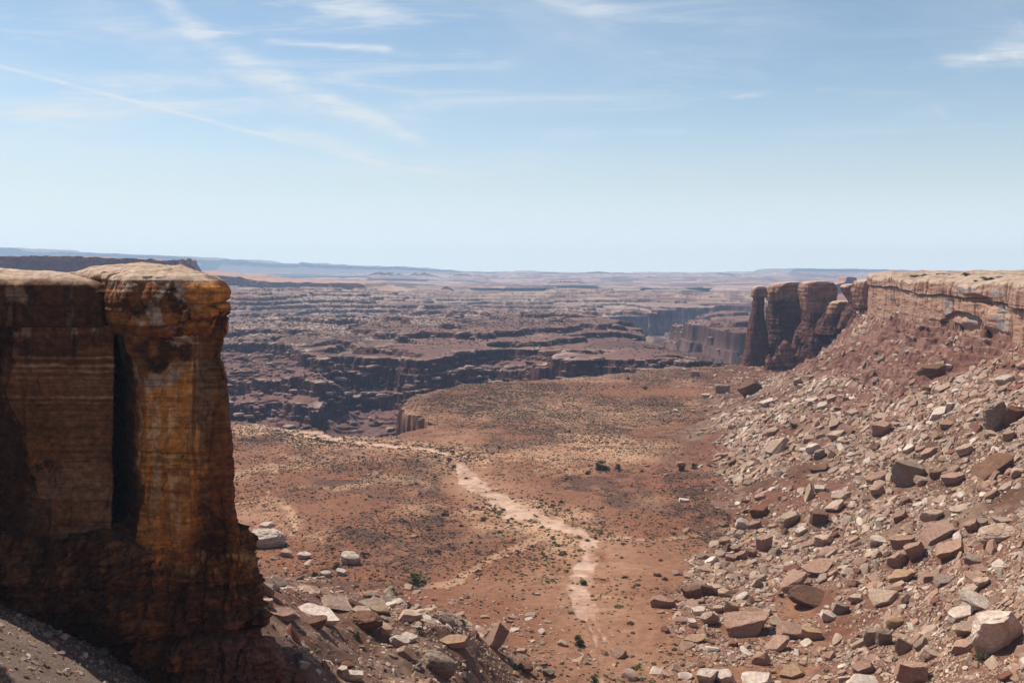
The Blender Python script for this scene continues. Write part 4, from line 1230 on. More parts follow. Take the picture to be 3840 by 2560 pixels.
# boulders the photo shows one by one: x0, x1, y0, y1 in photo pixels, tone, lean in degrees (up to the right), flatness, what tells it apart
HERO = """
2708 2893 2293 2402 k 3 s|big flat topped pinkish slab with small stones lying on its top
2951 3123 2204 2296 b -14 d|long dark wedge slab tipped down to the right over a black hollow
3022 3137 2106 2164 k 22 s|smooth tilted pink slab right above the long dark wedge slab
2928 3036 2157 2230 k 24 b|brown tilted block touching the upper edge of the dark wedge slab
2561 2640 2190 2258 b 8 d|dark shadow faced block at the left edge of the rubble, largest there
2628 2675 2194 2246 b -6 d|smaller dark block leaning on the shadow faced one
2664 2710 2190 2240 p 15 b|pale block on the right shoulder of the dark pair at the rubble edge
2688 2738 2200 2248 p 25 b|pale wedge stone just right of the dark pair
2598 2648 2280 2318 w 4 b|white rounded block at the left rubble edge below the dark pair
2635 2694 2287 2358 p 28 b|pale steep sided block left of the big flat topped slab
2670 2716 2268 2304 p 6 b|pale arched stone bridging above the steep sided block
2712 2770 2250 2304 p -24 b|pale ribbed stone leaning left above the flat topped slab
2576 2614 2323 2360 w 2 b|white cube like stone at the rubble edge beside a dark hole
3123 3181 2253 2316 g -6 b|grey squarish boulder touching the right end of the dark wedge slab
3078 3140 2290 2338 w -20 b|white stone split off below the grey squarish boulder
2911 3015 2345 2402 k 0 s|flat pink brown slab sunk in the ground, ringed in pale bands
3015 3090 2354 2408 o 0 s|smooth tan slab sunk next to the ringed flat slab
2571 2650 2378 2415 o 8 s|tan lens shaped rock at the rubble edge
2616 2697 2512 2572 w 0 b|white boulder at the bottom edge, first of three whites in a row
2687 2762 2518 2576 w 4 b|middle white boulder of the bottom edge row
2777 2906 2536 2588 w 2 s|broad white dome of rock at the bottom edge
2920 3020 2500 2550 o 6 s|tan low rock carrying a round plate at one end
2817 2892 2438 2508 k 26 b|pink blunt block at the low end of the long slab
2868 2962 2398 2450 k 30 s|long thin pink slab pointing up to the right
2824 2874 2154 2190 p 0 b|squat pale boulder of stacked layers above the flat topped slab
2444 2531 2234 2292 k -6 s|lone pink slab lying out on the red floor away from the rubble
3660 3838 2290 2474 w 14 b|giant white topped boulder with a dark brown side, largest of all
3615 3752 2237 2294 w -16 s|white curved slab propped above the giant boulder
3560 3664 2273 2338 w 18 s|cream boulder with a dark notch just left of the giant one
3590 3682 2326 2388 p 2 s|flat cream rock sunk against the giant boulder
3378 3492 2476 2580 k 0 s|large smooth pink slab cut by the bottom edge
3200 3280 2478 2548 k 20 s|pink tilted slab near the bottom with a shadowed right edge
3177 3318 2540 2590 w 0 s|white rock back showing along the bottom edge beside the pink tilted slab
3327 3389 2316 2365 o -4 r|round tan boulder with curved layers, like a bun
3244 3296 2353 2432 g 0 b|grey brown twin stone, the one further from the round bun
3286 3350 2356 2434 g -4 b|grey brown twin stone beneath the round bun
3359 3424 2392 2466 k -20 b|wavy layered pink stone below the round bun
3460 3532 2427 2480 p -12 b|pale pointed boulder over a dark hollow near the bottom
3580 3666 2405 2456 k 10 s|tan wedge stone at the foot of the giant boulder
3262 3372 2222 2276 p 8 s|pale cracked slab with a knob at its upper end
3188 3252 2230 2266 p 4 s|pale slab left of the cracked one with the knob
3613 3682 2194 2242 p 20 b|larger half of a split pale boulder
3662 3714 2168 2212 p 20 b|smaller half of a split pale boulder
3628 3696 2152 2192 k 16 s|pink plate resting against the split boulder
3335 3436 2127 2196 o 18 b|clean cut tan block with a bright edge and rusty side
3461 3538 2139 2190 k 14 b|pink block right of the clean cut tan one
3510 3592 2152 2192 g 4 s|grey flat stone behind the pink block
3329 3408 2068 2142 k 26 s|rounded pink slab uphill of the clean cut tan block
3394 3472 2034 2106 k 20 b|pink slab broken into ragged layers
3524 3624 2031 2106 k 26 s|steep pink wedge with a sharp upper corner
3676 3818 1967 2044 p 4 B|broad wrinkled tan boulder near the right edge
3731 3822 1927 1975 p -8 s|cracked pale slab resting above the wrinkled boulder
3447 3585 1985 2044 k 22 s|hollowed slab with a white horn over deep shadow
3348 3432 2003 2064 k 10 s|smooth pink slab left of the hollowed one
3360 3480 1732 1836 g -4 b|tall rounded grey boulder standing well above its neighbours
3432 3486 1784 1826 p -14 b|pale cracked stone leaning on the tall rounded grey boulder
3486 3532 1764 1802 b 4 d|dark brown stone behind the tall rounded grey boulder
3670 3812 1700 1812 b 26 s|very long dark slab slanting up to the right edge
3716 3744 1774 1816 k 70 s|thin stone standing upright below the very long dark slab
3796 3838 1756 1794 p 0 b|pale boulder at the end of the very long dark slab
3534 3618 1770 1828 k 14 s|pink slab with a pale splintered end
3250 3332 1766 1828 k 16 s|flat pink slab left of the tall grey boulder
3262 3316 1818 1870 k 28 s|leaning pink slab just below the flat pink one
3461 3538 1906 1960 p 6 b|white capped triangular boulder alone on the rubble
3350 3410 1910 1960 k 20 b|pink brick shaped stone left of the triangular boulder
3621 3700 2077 2124 g -8 b|grey ridged boulder under the wrinkled tan one
3648 3712 2118 2156 k -4 s|pink diamond shaped plate below the grey ridged boulder
3262 3324 2007 2056 w -6 s|white crumbling stone among pink rubble
3622 3672 1946 2006 k 30 b|pink crumbling block above the wrinkled boulder
3664 3710 1948 1990 g 20 b|grey rounded block beside the pink crumbling one
3691 3790 1510 1640 g 10 B|big brown boulder of curved onion like layers at the right edge
3780 3850 1520 1600 b 0 d|dark stone behind the onion layered boulder
3690 3740 1610 1650 p -14 b|pale cut block at the foot of the onion layered boulder
3762 3812 1616 1656 k 14 b|brown block right of the pale cut one under the onion layers
3277 3348 1580 1640 k 6 b|tan cube shaped block with a dark face on the upper rubble
3284 3340 1548 1584 p 14 s|pale slab resting behind the cube shaped block
3455 3546 1365 1430 b 10 b|dark wide block high on the slope below the mesa wall
3543 3568 1368 1398 w 0 b|small white block touching the dark wide block
3490 3560 1528 1574 w 24 s|white log like stone on bare red rock
3548 3582 1508 1544 w 0 b|white knob at the upper end of the log like stone
3520 3586 1580 1612 k 4 b|flat pink block below the white log
3594 3652 1667 1716 p 22 b|cream wedge with a shadowed under edge
3455 3515 1680 1728 k 28 s|pink leaning slab left of the cream wedge
3382 3436 1664 1704 w 26 s|white twisted stone left of the pink leaning slab
3510 3566 1444 1476 p 20 s|pale slab overhanging a pool of shadow
3744 3806 1404 1450 w 16 b|crumbled white stone pile high near the right edge
2775 2858 1420 1496 b 26 b|big log shaped block with a dark split end under the buttes
2685 2738 1437 1484 g 0 B|round grey boulder where the slope meets the plain
2634 2664 1474 1496 w 0 b|white stone just left of the round grey boulder
2976 3012 1415 1448 p 12 b|tan stone perched on smooth red rock
2990 3012 1438 1462 w 4 b|white egg shaped stone below the perched tan one
3022 3052 1406 1424 o 6 s|small tan stone throwing a long shadow on red rock
3018 3070 1488 1518 w 10 s|white lens shaped slab on the red slope
3100 3142 1480 1514 p 28 s|pale upended slab beside the white lens
3062 3108 1508 1542 w 20 b|white stone at the foot of the upended slab
2850 2904 1494 1526 w 14 s|white cracked oval on the middle slope
2871 2920 1608 1640 p 4 b|pale flat topped block, centre of the middle slope
3110 3176 1608 1652 p 14 s|wide pale slab above a row of broken slabs
3104 3160 1578 1610 p 22 s|pale slab lying on the upper side of the wide one
3177 3230 1530 1574 p 20 s|split pale slab next to bare orange ground
2866 2962 1650 1714 p 32 s|long thin pale slab slanting through the rubble
3050 3096 1686 1730 g 4 b|grey squarish stone in the middle of the rubble
3024 3080 1662 1706 w 14 s|white broad slab touching the grey squarish stone
3010 3060 1636 1660 k 8 b|brown block under the white broad slab
3040 3104 1740 1772 b 16 s|rusty dark slab at the lower end of the broken row
2684 2730 1696 1722 k 0 b|brown block where rubble meets the orange sand
2728 2768 1718 1748 b 26 s|dark tilted block beside the brown one at the rubble foot
2759 2811 1943 1996 w -30 b|white upright slab at the rubble foot
2808 2862 1948 1992 k 14 b|layered brown block against the white upright slab
2839 2900 2008 2082 k 4 b|large pink cube with a dark shadowed face
2817 2882 1898 1948 r 10 d|dark rust red block in a red gully
2920 3010 1918 1984 p 10 b|broad pale rock with a stepped edge above the pink cube
3040 3106 1918 1982 b 4 d|dark brown boulder with a white lit edge
3062 3130 2000 2054 p 8 b|pale square shouldered boulder below the dark brown one
3018 3056 1824 1888 p 64 s|ribbed fin of rock standing on end
3052 3098 1820 1848 w 4 s|white oval plate right of the standing fin
2984 3032 1974 2010 w 20 s|pale slanting stone with a dark companion
2697 2742 2014 2048 k 12 b|pink block topping a dark upright stone at the rubble foot
2718 2744 2032 2074 b 78 s|dark upright stone below the pink block
2742 2778 2044 2076 k 18 b|grooved pink stone right of the dark upright one
2720 2766 2076 2110 k -6 s|flat pink stone below the grooved one
2760 2800 2064 2104 k 24 b|pink stone wedged between the flat one and the cube
2796 2838 2056 2096 k -8 b|rough pink stone touching the large cube
3116 3194 1842 1884 p 12 b|pale hump backed boulder on the middle slope
3096 3174 1878 1924 p 26 s|long ribbed pale slab under the hump backed boulder
3070 3150 2052 2086 k 20 s|flat tan slab among cracked plates
2590 2625 1388 1416 k 0 B|single boulder out on the plain near the capped spire
2526 2546 1534 1550 w 0 b|white stone on the plain at the edge of the scrub
2548 2582 1866 1886 w -4 s|white stone alone on the dark crusted floor
2452 2482 2144 2166 k 0 b|small pink stone on the floor right of the wash
926 1052 1986 2070 w 2 B|large white boulder with a rusty front beside the dark cliff
974 1026 1956 1984 w 6 b|white stone behind the large rusty fronted boulder
1277 1346 2074 2126 w 0 B|white boulder cracked like a loaf at the edge of the floor
948 1040 2150 2236 p -36 s|tilted pale slab sliding down beside the dark cliff
1000 1066 2150 2214 p -36 s|second tilted slab lying on the first beside the cliff
1330 1458 2244 2312 p -14 s|pale overhanging slab with a rusty underside at the scrub edge
1318 1384 2274 2306 p -10 s|pale stone under the overhanging slab
1309 1432 2300 2372 b 6 B|dark rounded boulder with a pale streaked top
1110 1266 2270 2342 w -14 s|big white slab on the boulder ridge
995 1114 2284 2336 k -10 s|long pink slab nearest the cliff on the boulder ridge
1135 1222 2306 2360 b -10 b|brown block under the big white slab
1204 1310 2244 2296 p -22 s|pale wrinkled slab above the big white one
1462 1536 2380 2440 w -24 b|clean white block leaning down over the dark bank
1500 1564 2376 2412 w -16 s|pale stone above the clean white block
1647 1762 2384 2436 o -8 s|layered rock like a fallen log
1579 1698 2438 2542 g -26 B|large dark boulder with a pale fractured crown
1816 1896 2362 2458 k 58 s|pointed fin of rock leaning to the right
1259 1310 2500 2556 w 8 b|white knobbly boulder at the bottom, first of a pair
1304 1358 2520 2566 w 0 b|white knobbly boulder at the bottom, second of a pair
1114 1158 2484 2518 w -10 b|white stone on the red bank near the bottom
1168 1202 2492 2512 g -20 s|small grey stone on the red bank
1196 1240 2138 2168 w -10 b|white stone by a bush on the ridge
1260 1300 2134 2164 w -10 b|white rounded stone below the loaf cracked boulder
1116 1166 2070 2104 w -12 b|pale split stone uphill of the loaf cracked boulder
1046 1092 2062 2096 p 0 b|tan stone just below the large rusty fronted boulder
1420 1470 2352 2388 k -6 s|flat pink stone in the rubble below the dark rounded boulder
2034 2080 2504 2546 g -30 b|grey boulder at the toe of the ridge
1940 1996 2486 2530 b -10 B|brown round boulder at the toe of the ridge
986 1022 2246 2280 p 0 b|grey white stone against the cliff foot
"""


def boulder(seed, kind, tone, sub=4):
    if kind == 's':
        V, F = rock_shape(seed, sub, cuts=7, rough=0.045)
    elif kind == 'B':
        V, F = rock_shape(seed, 5 if sub >= 4 else sub, cuts=9, rough=0.07, roundness=0.75)
    elif kind == 'r':
        V, F = rock_shape(seed, sub, cuts=4, rough=0.05, roundness=1.3)
    else:
        V, F = rock_shape(seed, sub, cuts=9, rough=0.05, roundness=0.15)
    return V, F


def heroes():
    used = []
    for i, ln in enumerate(HERO.strip().split('\n')):
        a, lab = ln.split('|')
        x0, x1, y0, y1, tone, lean, kind = a.split()
        x0, x1, y0, y1, lean = (float(v) for v in (x0, x1, y0, y1, lean))
        px, pb = (x0 + x1) / 2, y1 - 0.22 * (y1 - y0)
        X, Y, Z = ray_ground(px, pb)
        w = 1.14 * (x1 - x0) / FPX * Y
        h = 1.14 * (y1 - y0) / FPX * Y
        la = math.radians(lean)
        sd = 9000 + i * 37
        rg = random.Random(sd)
        dep = w * (0.62 if kind != 's' else 0.66)
        hz = max(h - 0.34 * dep, 0.45 * h)
        if abs(lean) > 50:                                            # stones on end
            L, t = math.hypot(w, h) * 0.98, min(w, h) * 0.55
            dims = (L, min(L * .5, w), t)
        else:
            lean_h = abs(math.sin(la)) * w * 0.55
            t = max(hz - lean_h * 0.8, 0.26 * h, 0.14 * w)
            dims = (w * 1.02, dep, t * 1.12)
        V, F = boulder(sd, kind, tone)
        V = V * np.float32([dims[0] / 2, dims[1] / 2, dims[2] / 2])
        C = rock_cols(V / np.float32(max(dims) / 2), tone, sd, 0.35 if tone in 'wpg' else 0.25)
        R = rot('Y', -la) @ rot('X', rg.uniform(.16, .44)) @ rot('Z', rg.uniform(-.35, .35))
        V = V @ R.T
        ext = (V[:, 2].max() - V[:, 2].min())
        loc = np.float32([X, Y + dep * 0.25, 0])
        loc[2] = ground_z(X, Y + dep * 0.25) + ext * 0.5 - 0.24 * ext
        me = mesh_data('boulder', V, F, C, M_ROCK)
        o = tag(link('boulder', me, None, loc), lab, 'boulder')
        used.append((X, Y + dep * .25, w * .5))
    return used


def normals(x, y, e=1.2):
    a = height(x + e, y)[0] - height(x - e, y)[0]
    b = height(x, y + e)[0] - height(x, y - e)[0]
    n = np.stack([-a / (2 * e), -b / (2 * e), np.ones_like(a)], -1)
    return n / np.linalg.norm(n, axis=1, keepdims=True)


def frames(n, yaw, tilt, rg):
    """rotation matrices that lay a stone on the slope with some scatter"""
    m = len(n)
    up = n + rg.normal(0, 1, (m, 3)) * tilt[:, None]
    up /= np.linalg.norm(up, axis=1, keepdims=True)
    t = np.stack([np.cos(yaw), np.sin(yaw), np.zeros(m)], -1)
    t -= up * (t * up).sum(1, keepdims=True)
    t /= np.linalg.norm(t, axis=1, keepdims=True)
    s = np.cross(up, t)
    return np.stack([t, s, up], -1)                                     # columns


def scatter_rocks(used):
    rg = np.random.default_rng(77)
    # candidates over the rubble slopes
    n = 700000
    d = rg.uniform(60, 900, n) ** 1.0
    u = rg.uniform(-0.56, 0.54, n)
    keep = rg.uniform(0, 1, n) < np.clip(d / 420, 0, 1) * np.where(d > 420, 420 / d, 1) ** 1.2
    d, u = d[keep], u[keep]
    gravel = np.zeros(len(d), bool)
    d = np.concatenate([d, rg.uniform(58, 320, 230000)]); u = np.concatenate([u, np.where(rg.uniform(0, 1, 230000) < .35, rg.uniform(-.56, .05, 230000), rg.uniform(-.1, .54, 230000))])
    gravel = np.concatenate([gravel, np.ones(230000, bool)])
    x, y = u * d, d
    z, M = height(x, y)
    tal = M['talus']
    dn = np.clip(0.75 + 0.9 * fbm(x, y, 24, 3, 120) + 0.35 * fbm(x, y, 7, 2, 121), 0.03, 1.3)
    dn = dn * np.where(M['out'] > 0.5, 0.28, 1.0) * np.where(M['slope_d'] > -3, 1, 0)
    bare = sst(0.0, 0.45, fbm(x, y, 60, 3, 122)) * sst(330, 450, y)
    bare = np.maximum(bare, bmp(x, y, 200, 560, 40, 135) * (x > 0) * 0.95)
    dn = dn * (1 - 0.85 * bare)
    red_bank = (x < 12) & (y < 178) & (y > 100)
    dn = np.where(red_bank, dn * 0.6, dn) * (1 - 0.28 * sst(280, 420, y))
    edge = sst(0.25, 0.8, tal)
    tx = np.interp(y, [120, 193, 251, 301, 403, 609, 700], [14, 29, 43, 63, 83, 119, 150])
    toe = sst(-5, 12, x - tx + 6 * fbm(x, y, 16, 3, 124))
    edge = np.where((x > 8) & (y < 700), toe * np.where(y < 640, 1, edge), edge)
    fringe = (1 - edge) * np.exp(-np.maximum(M['slope_d'] - 95, 0) / 10.0) * 0.10
    ok = rg.uniform(0, 1, len(x)) < np.clip(dn * edge + fringe, 0, 1)
    x, y, z, gravel = x[ok], y[ok], z[ok], gravel[ok]
    m = len(x)
    # sizes: a few big, many small
    smin = np.clip(0.0016 * y, 0.16, 1.0)
    s = smin * (rg.uniform(0, 1, m) ** -0.55)
    s = np.minimum(s, 3.6 * np.clip((y - 62) / 100, .1, 1))
    s = np.where(gravel, np.minimum(0.13 * rg.uniform(0, 1, m) ** -0.45, .9) * np.clip(y / 110, .7, 2.4), s)
    # keep clear of the boulders set one by one
    H = np.array(used, np.float32)
    clear = np.ones(m, bool)
    for hx, hy, hr in H:
        clear &= ((x - hx) ** 2 + (y - hy) ** 2) > (hr * 0.85 + s * .5) ** 2
    x, y, z, s = x[clear], y[clear], z[clear], s[clear]
    # the camera sees to 27 degrees either side
    vis = (np.abs(x) < y * 0.535 + 1) & ((EYE - z) / y < 0.43)
    vis &= ~((x < -0.285 * y) & (y > 105) & (x < 0))                     # hidden by the dark cliff
    x, y, z, s = x[vis], y[vis], z[vis], s[vis]
    m = len(x)
    nr = normals(x, y) * np.array([1.45, 1.0, 1.0]) + np.array([0.0, -0.3, 0.0])
    yaw = np.where(rg.uniform(0, 1, m) < .65, rg.normal(0.25, 0.5, m), rg.uniform(0, 6.28, m))
    R = frames(nr, yaw, rg.uniform(0.04, 0.42, m), rg)
    dims = np.stack([s * rg.uniform(0.8, 1.35, m), s * rg.uniform(0.55, 0.95, m), s * rg.uniform(0.2, 0.55, m)], -1)
    tone = rg.choice(7, m, p=[.09, .33, .31, .08, .07, .04, .08])
    keys = list('wpkbgro')
    big = np.argsort(-(s / y))[:130]
    isb = np.zeros(m, bool); isb[big] = True
    # the larger ones: objects of their own, from a shared set of shapes
    kinds = 'bsbssbBb'
    shapes = {}
    for k in range(16):
        for t in range(7):
            shapes[(k, t)] = None
    for q in big:
        k, t = int(rg.integers(0, 16)), int(tone[q])
        if shapes[(k, t)] is None:
            V, F = boulder(4000 + k * 13, kinds[k % 8], keys[t], 3)
            shapes[(k, t)] = mesh_data('boulder', V * .5, F, rock_cols(V, keys[t], 4000 + k * 13 + t), M_ROCK)
        o = link('boulder', shapes[(k, t)])
        mt = Matrix([list(r) for r in (R[q] * dims[q][None, :])]).to_4x4()
        mt.translation = (x[q], y[q], z[q] + dims[q][2] * 0.2)
        o.matrix_world = mt
        word = {'w': 'white', 'p': 'pale tan', 'k': 'pinkish', 'b': 'dark brown', 'g': 'grey', 'r': 'rust red', 'o': 'tan'}[keys[t]]
        if x[q] < 20 and y[q] < 300:
            where, gr = 'unremarkable %s boulder among the broken stones by the dark cliff' % word, '%s boulders by the dark cliff' % word
        else:
            where, gr = 'unremarkable %s boulder in the mixed rubble under the mesa wall' % word, '%s boulders in the rubble under the mesa' % word
        tag(o, where, 'boulder', gr)
    # the rest: one carpet of broken stone
    Vs, Fs, Cs = [], [], []
    base = 0
    protos = [rock_shape(700 + k, 1 if k < 10 else 2, cuts=7, rough=0.03) for k in range(20)]
    rest = np.where(~isb)[0]
    pxs = s / y * FPX / 3.75
    pid = np.where(pxs > 3.5, rg.integers(10, 20, m), rg.integers(0, 10, m))
    tcol = np.array([TONES[k] for k in keys], np.float32)
    for k in range(20):
        q = rest[pid[rest] == k]
        if not len(q):
            continue
        V, F = protos[k]
        W = (V[None] * 0.5 * dims[q][:, None, :])
        W = np.einsum('nij,nvj->nvi', R[q], W)
        W += np.stack([x[q], y[q], z[q] + dims[q][:, 2] * 0.18], -1)[:, None, :]
        cc = tcol[tone[q]] * rg.uniform(0.78, 1.15, (len(q), 1))
        cc = np.repeat(cc[:, None, :], len(V), 1)
        Vs.append(W.reshape(-1, 3)); Cs.append(cc.reshape(-1, 3))
        Fs.append((F[None] + (np.arange(len(q)) * len(V))[:, None, None]).reshape(-1, 3) + base)
        base += len(q) * len(V)
    V = np.concatenate(Vs); F = np.concatenate(Fs); C = np.concatenate(Cs)
    tag(link('rubble', mesh_data('rubble', V, F, C, M_RUB)), kind='stuff')
    print('rubble stones', len(rest), 'faces', len(F))


def ledge_slabs():
    """loose pale plates strewn along the lips of the ledges beyond the floor"""
    rg = np.random.default_rng(99)
    n = 260000
    y = np.exp(rg.uniform(math.log(480), math.log(2600), n))
    x = rg.uniform(-0.32, 0.26, n) * y
    z0, M = height(x, y)
    e = np.clip(y * 0.004, 2.5, 6)
    zf, _ = height(x, y - e)                                              # lower ground on the viewer's side
    drop = z0 - zf
    pale = M['pale']
    ok = (M['bench'] > 0.3) & (drop > 1.2) & (drop < 14) & (rg.uniform(0, 1, n) < (0.10 + 0.30 * pale) * sst(2400, 1100, y))
    x, y, z = x[ok], y[ok], z0[ok]
    m = len(x)
    s = np.clip(0.0030 * y * rg.uniform(0, 1, m) ** -0.4, 1.2, 9) * rg.uniform(.6, 1.1, m)
    nr = np.tile(np.array([[0, 0, 1.0]]), (m, 1))
    R = frames(nr, rg.uniform(-.6, .6, m), rg.uniform(0.0, 0.1, m), rg)
    dims = np.stack([s * rg.uniform(.8, 1.6, m), s * rg.uniform(.6, 1.1, m), s * rg.uniform(.2, .42, m)], -1)
    Vs, Fs, Cs, base = [], [], [], 0
    pid = rg.integers(0, 10, m)
    pc = np.array([(0.33, 0.225, 0.175), (0.25, 0.145, 0.115), (0.19, 0.095, 0.075)], np.float32)
    for k in range(10):
        V, F = rock_shape(1700 + k, 2, cuts=6, rough=0.03, roundness=.4)
        q = np.where(pid == k)[0]
        W = np.einsum('nij,nvj->nvi', R[q], V[None] * 0.5 * dims[q][:, None, :])
        W += np.stack([x[q], y[q], z[q] + dims[q][:, 2] * 0.15], -1)[:, None, :]
        cc = pc[rg.choice(3, len(q), p=[.5, .33, .17])] * rg.uniform(.8, 1.15, (len(q), 1))
        Vs.append(W.reshape(-1, 3)); Cs.append(np.repeat(cc[:, None, :], len(V), 1).reshape(-1, 3))
        Fs.append((F[None] + (np.arange(len(q)) * len(V))[:, None, None]).reshape(-1, 3) + base)
        base += len(q) * len(V)
    tag(link('ledge_rubble', mesh_data('ledge_rubble', np.concatenate(Vs), np.concatenate(Fs), np.concatenate(Cs), M_RUB)), kind='stuff')
    print('ledge stones', m)


def balanced():
    """dark pedestal with a cap stone, standing on the floor at the foot of the slope"""
    X, Y, Z = ray_ground(2553, 1764)
    k = Y / FPX
    root = tag(empty('balanced_rock', (X, Y, Z)), 'dark mushroom shaped rock balanced on a narrow pedestal', 'balanced rock')
    V, F = rock_shape(31, 4, cuts=8, rough=.06, roundness=.5)
    V1 = V * np.float32([38 * k / 2, 30 * k / 2, 17 * k / 2]) + np.float32([0, 0, 24 * k])
    link('cap_stone', mesh_data('cap_stone', V1, F, rock_cols(V, 'o', 31), M_ROCK), root)
    V, F = rock_shape(32, 4, cuts=8, rough=.06, roundness=.2)
    V2 = V * np.float32([26 * k / 2, 24 * k / 2, 24 * k / 2]) + np.float32([2 * k, 0, 8 * k])
    link('pedestal', mesh_data('pedestal', V2, F, rock_cols(V, 'b', 32), M_ROCK), root)


USED = heroes()
scatter_rocks(USED)
ledge_slabs()
balanced()
# ------------------------------------------------------------------ plants
def leaf_blob(rg, n, size, flat=0.75, leaf=0.3, hollow=0.35):
    """n little leaf sprays spread through a rounded clump standing on z = 0 (unit radius = size)"""
    a = rg.normal(0, 1, (n, 3))
    a /= np.linalg.norm(a, axis=1, keepdims=True)
    a[:, 2] = np.abs(a[:, 2]) * 1.0 + rg.uniform(-.15, .1, n)
    c = a * (hollow + (1 - hollow) * rg.uniform(0, 1, (n, 1)) ** 0.5)
    c[:, 2] *= flat
    c = c * size
    t = rg.normal(0, 1, (n, 3)) + a * 0.4
    t /= np.linalg.norm(t, axis=1, keepdims=True)
    b = np.cross(t, rg.normal(0, 1, (n, 3)))
    b /= np.linalg.norm(b, axis=1, keepdims=True)
    l = (leaf * size * rg.uniform(0.6, 1.3, n))[:, None]
    v = np.stack([c - t * l * .5 - b * l * .35, c + t * l * .5 - b * l * .25, c + b * l * .55], 1)
    return v.reshape(-1, 3).astype(np.float32)


SCRUBC = np.array([(0.085, 0.058, 0.040), (0.105, 0.075, 0.054), (0.07, 0.052, 0.036), (0.13, 0.10, 0.078), (0.085, 0.074, 0.046)], np.float32)


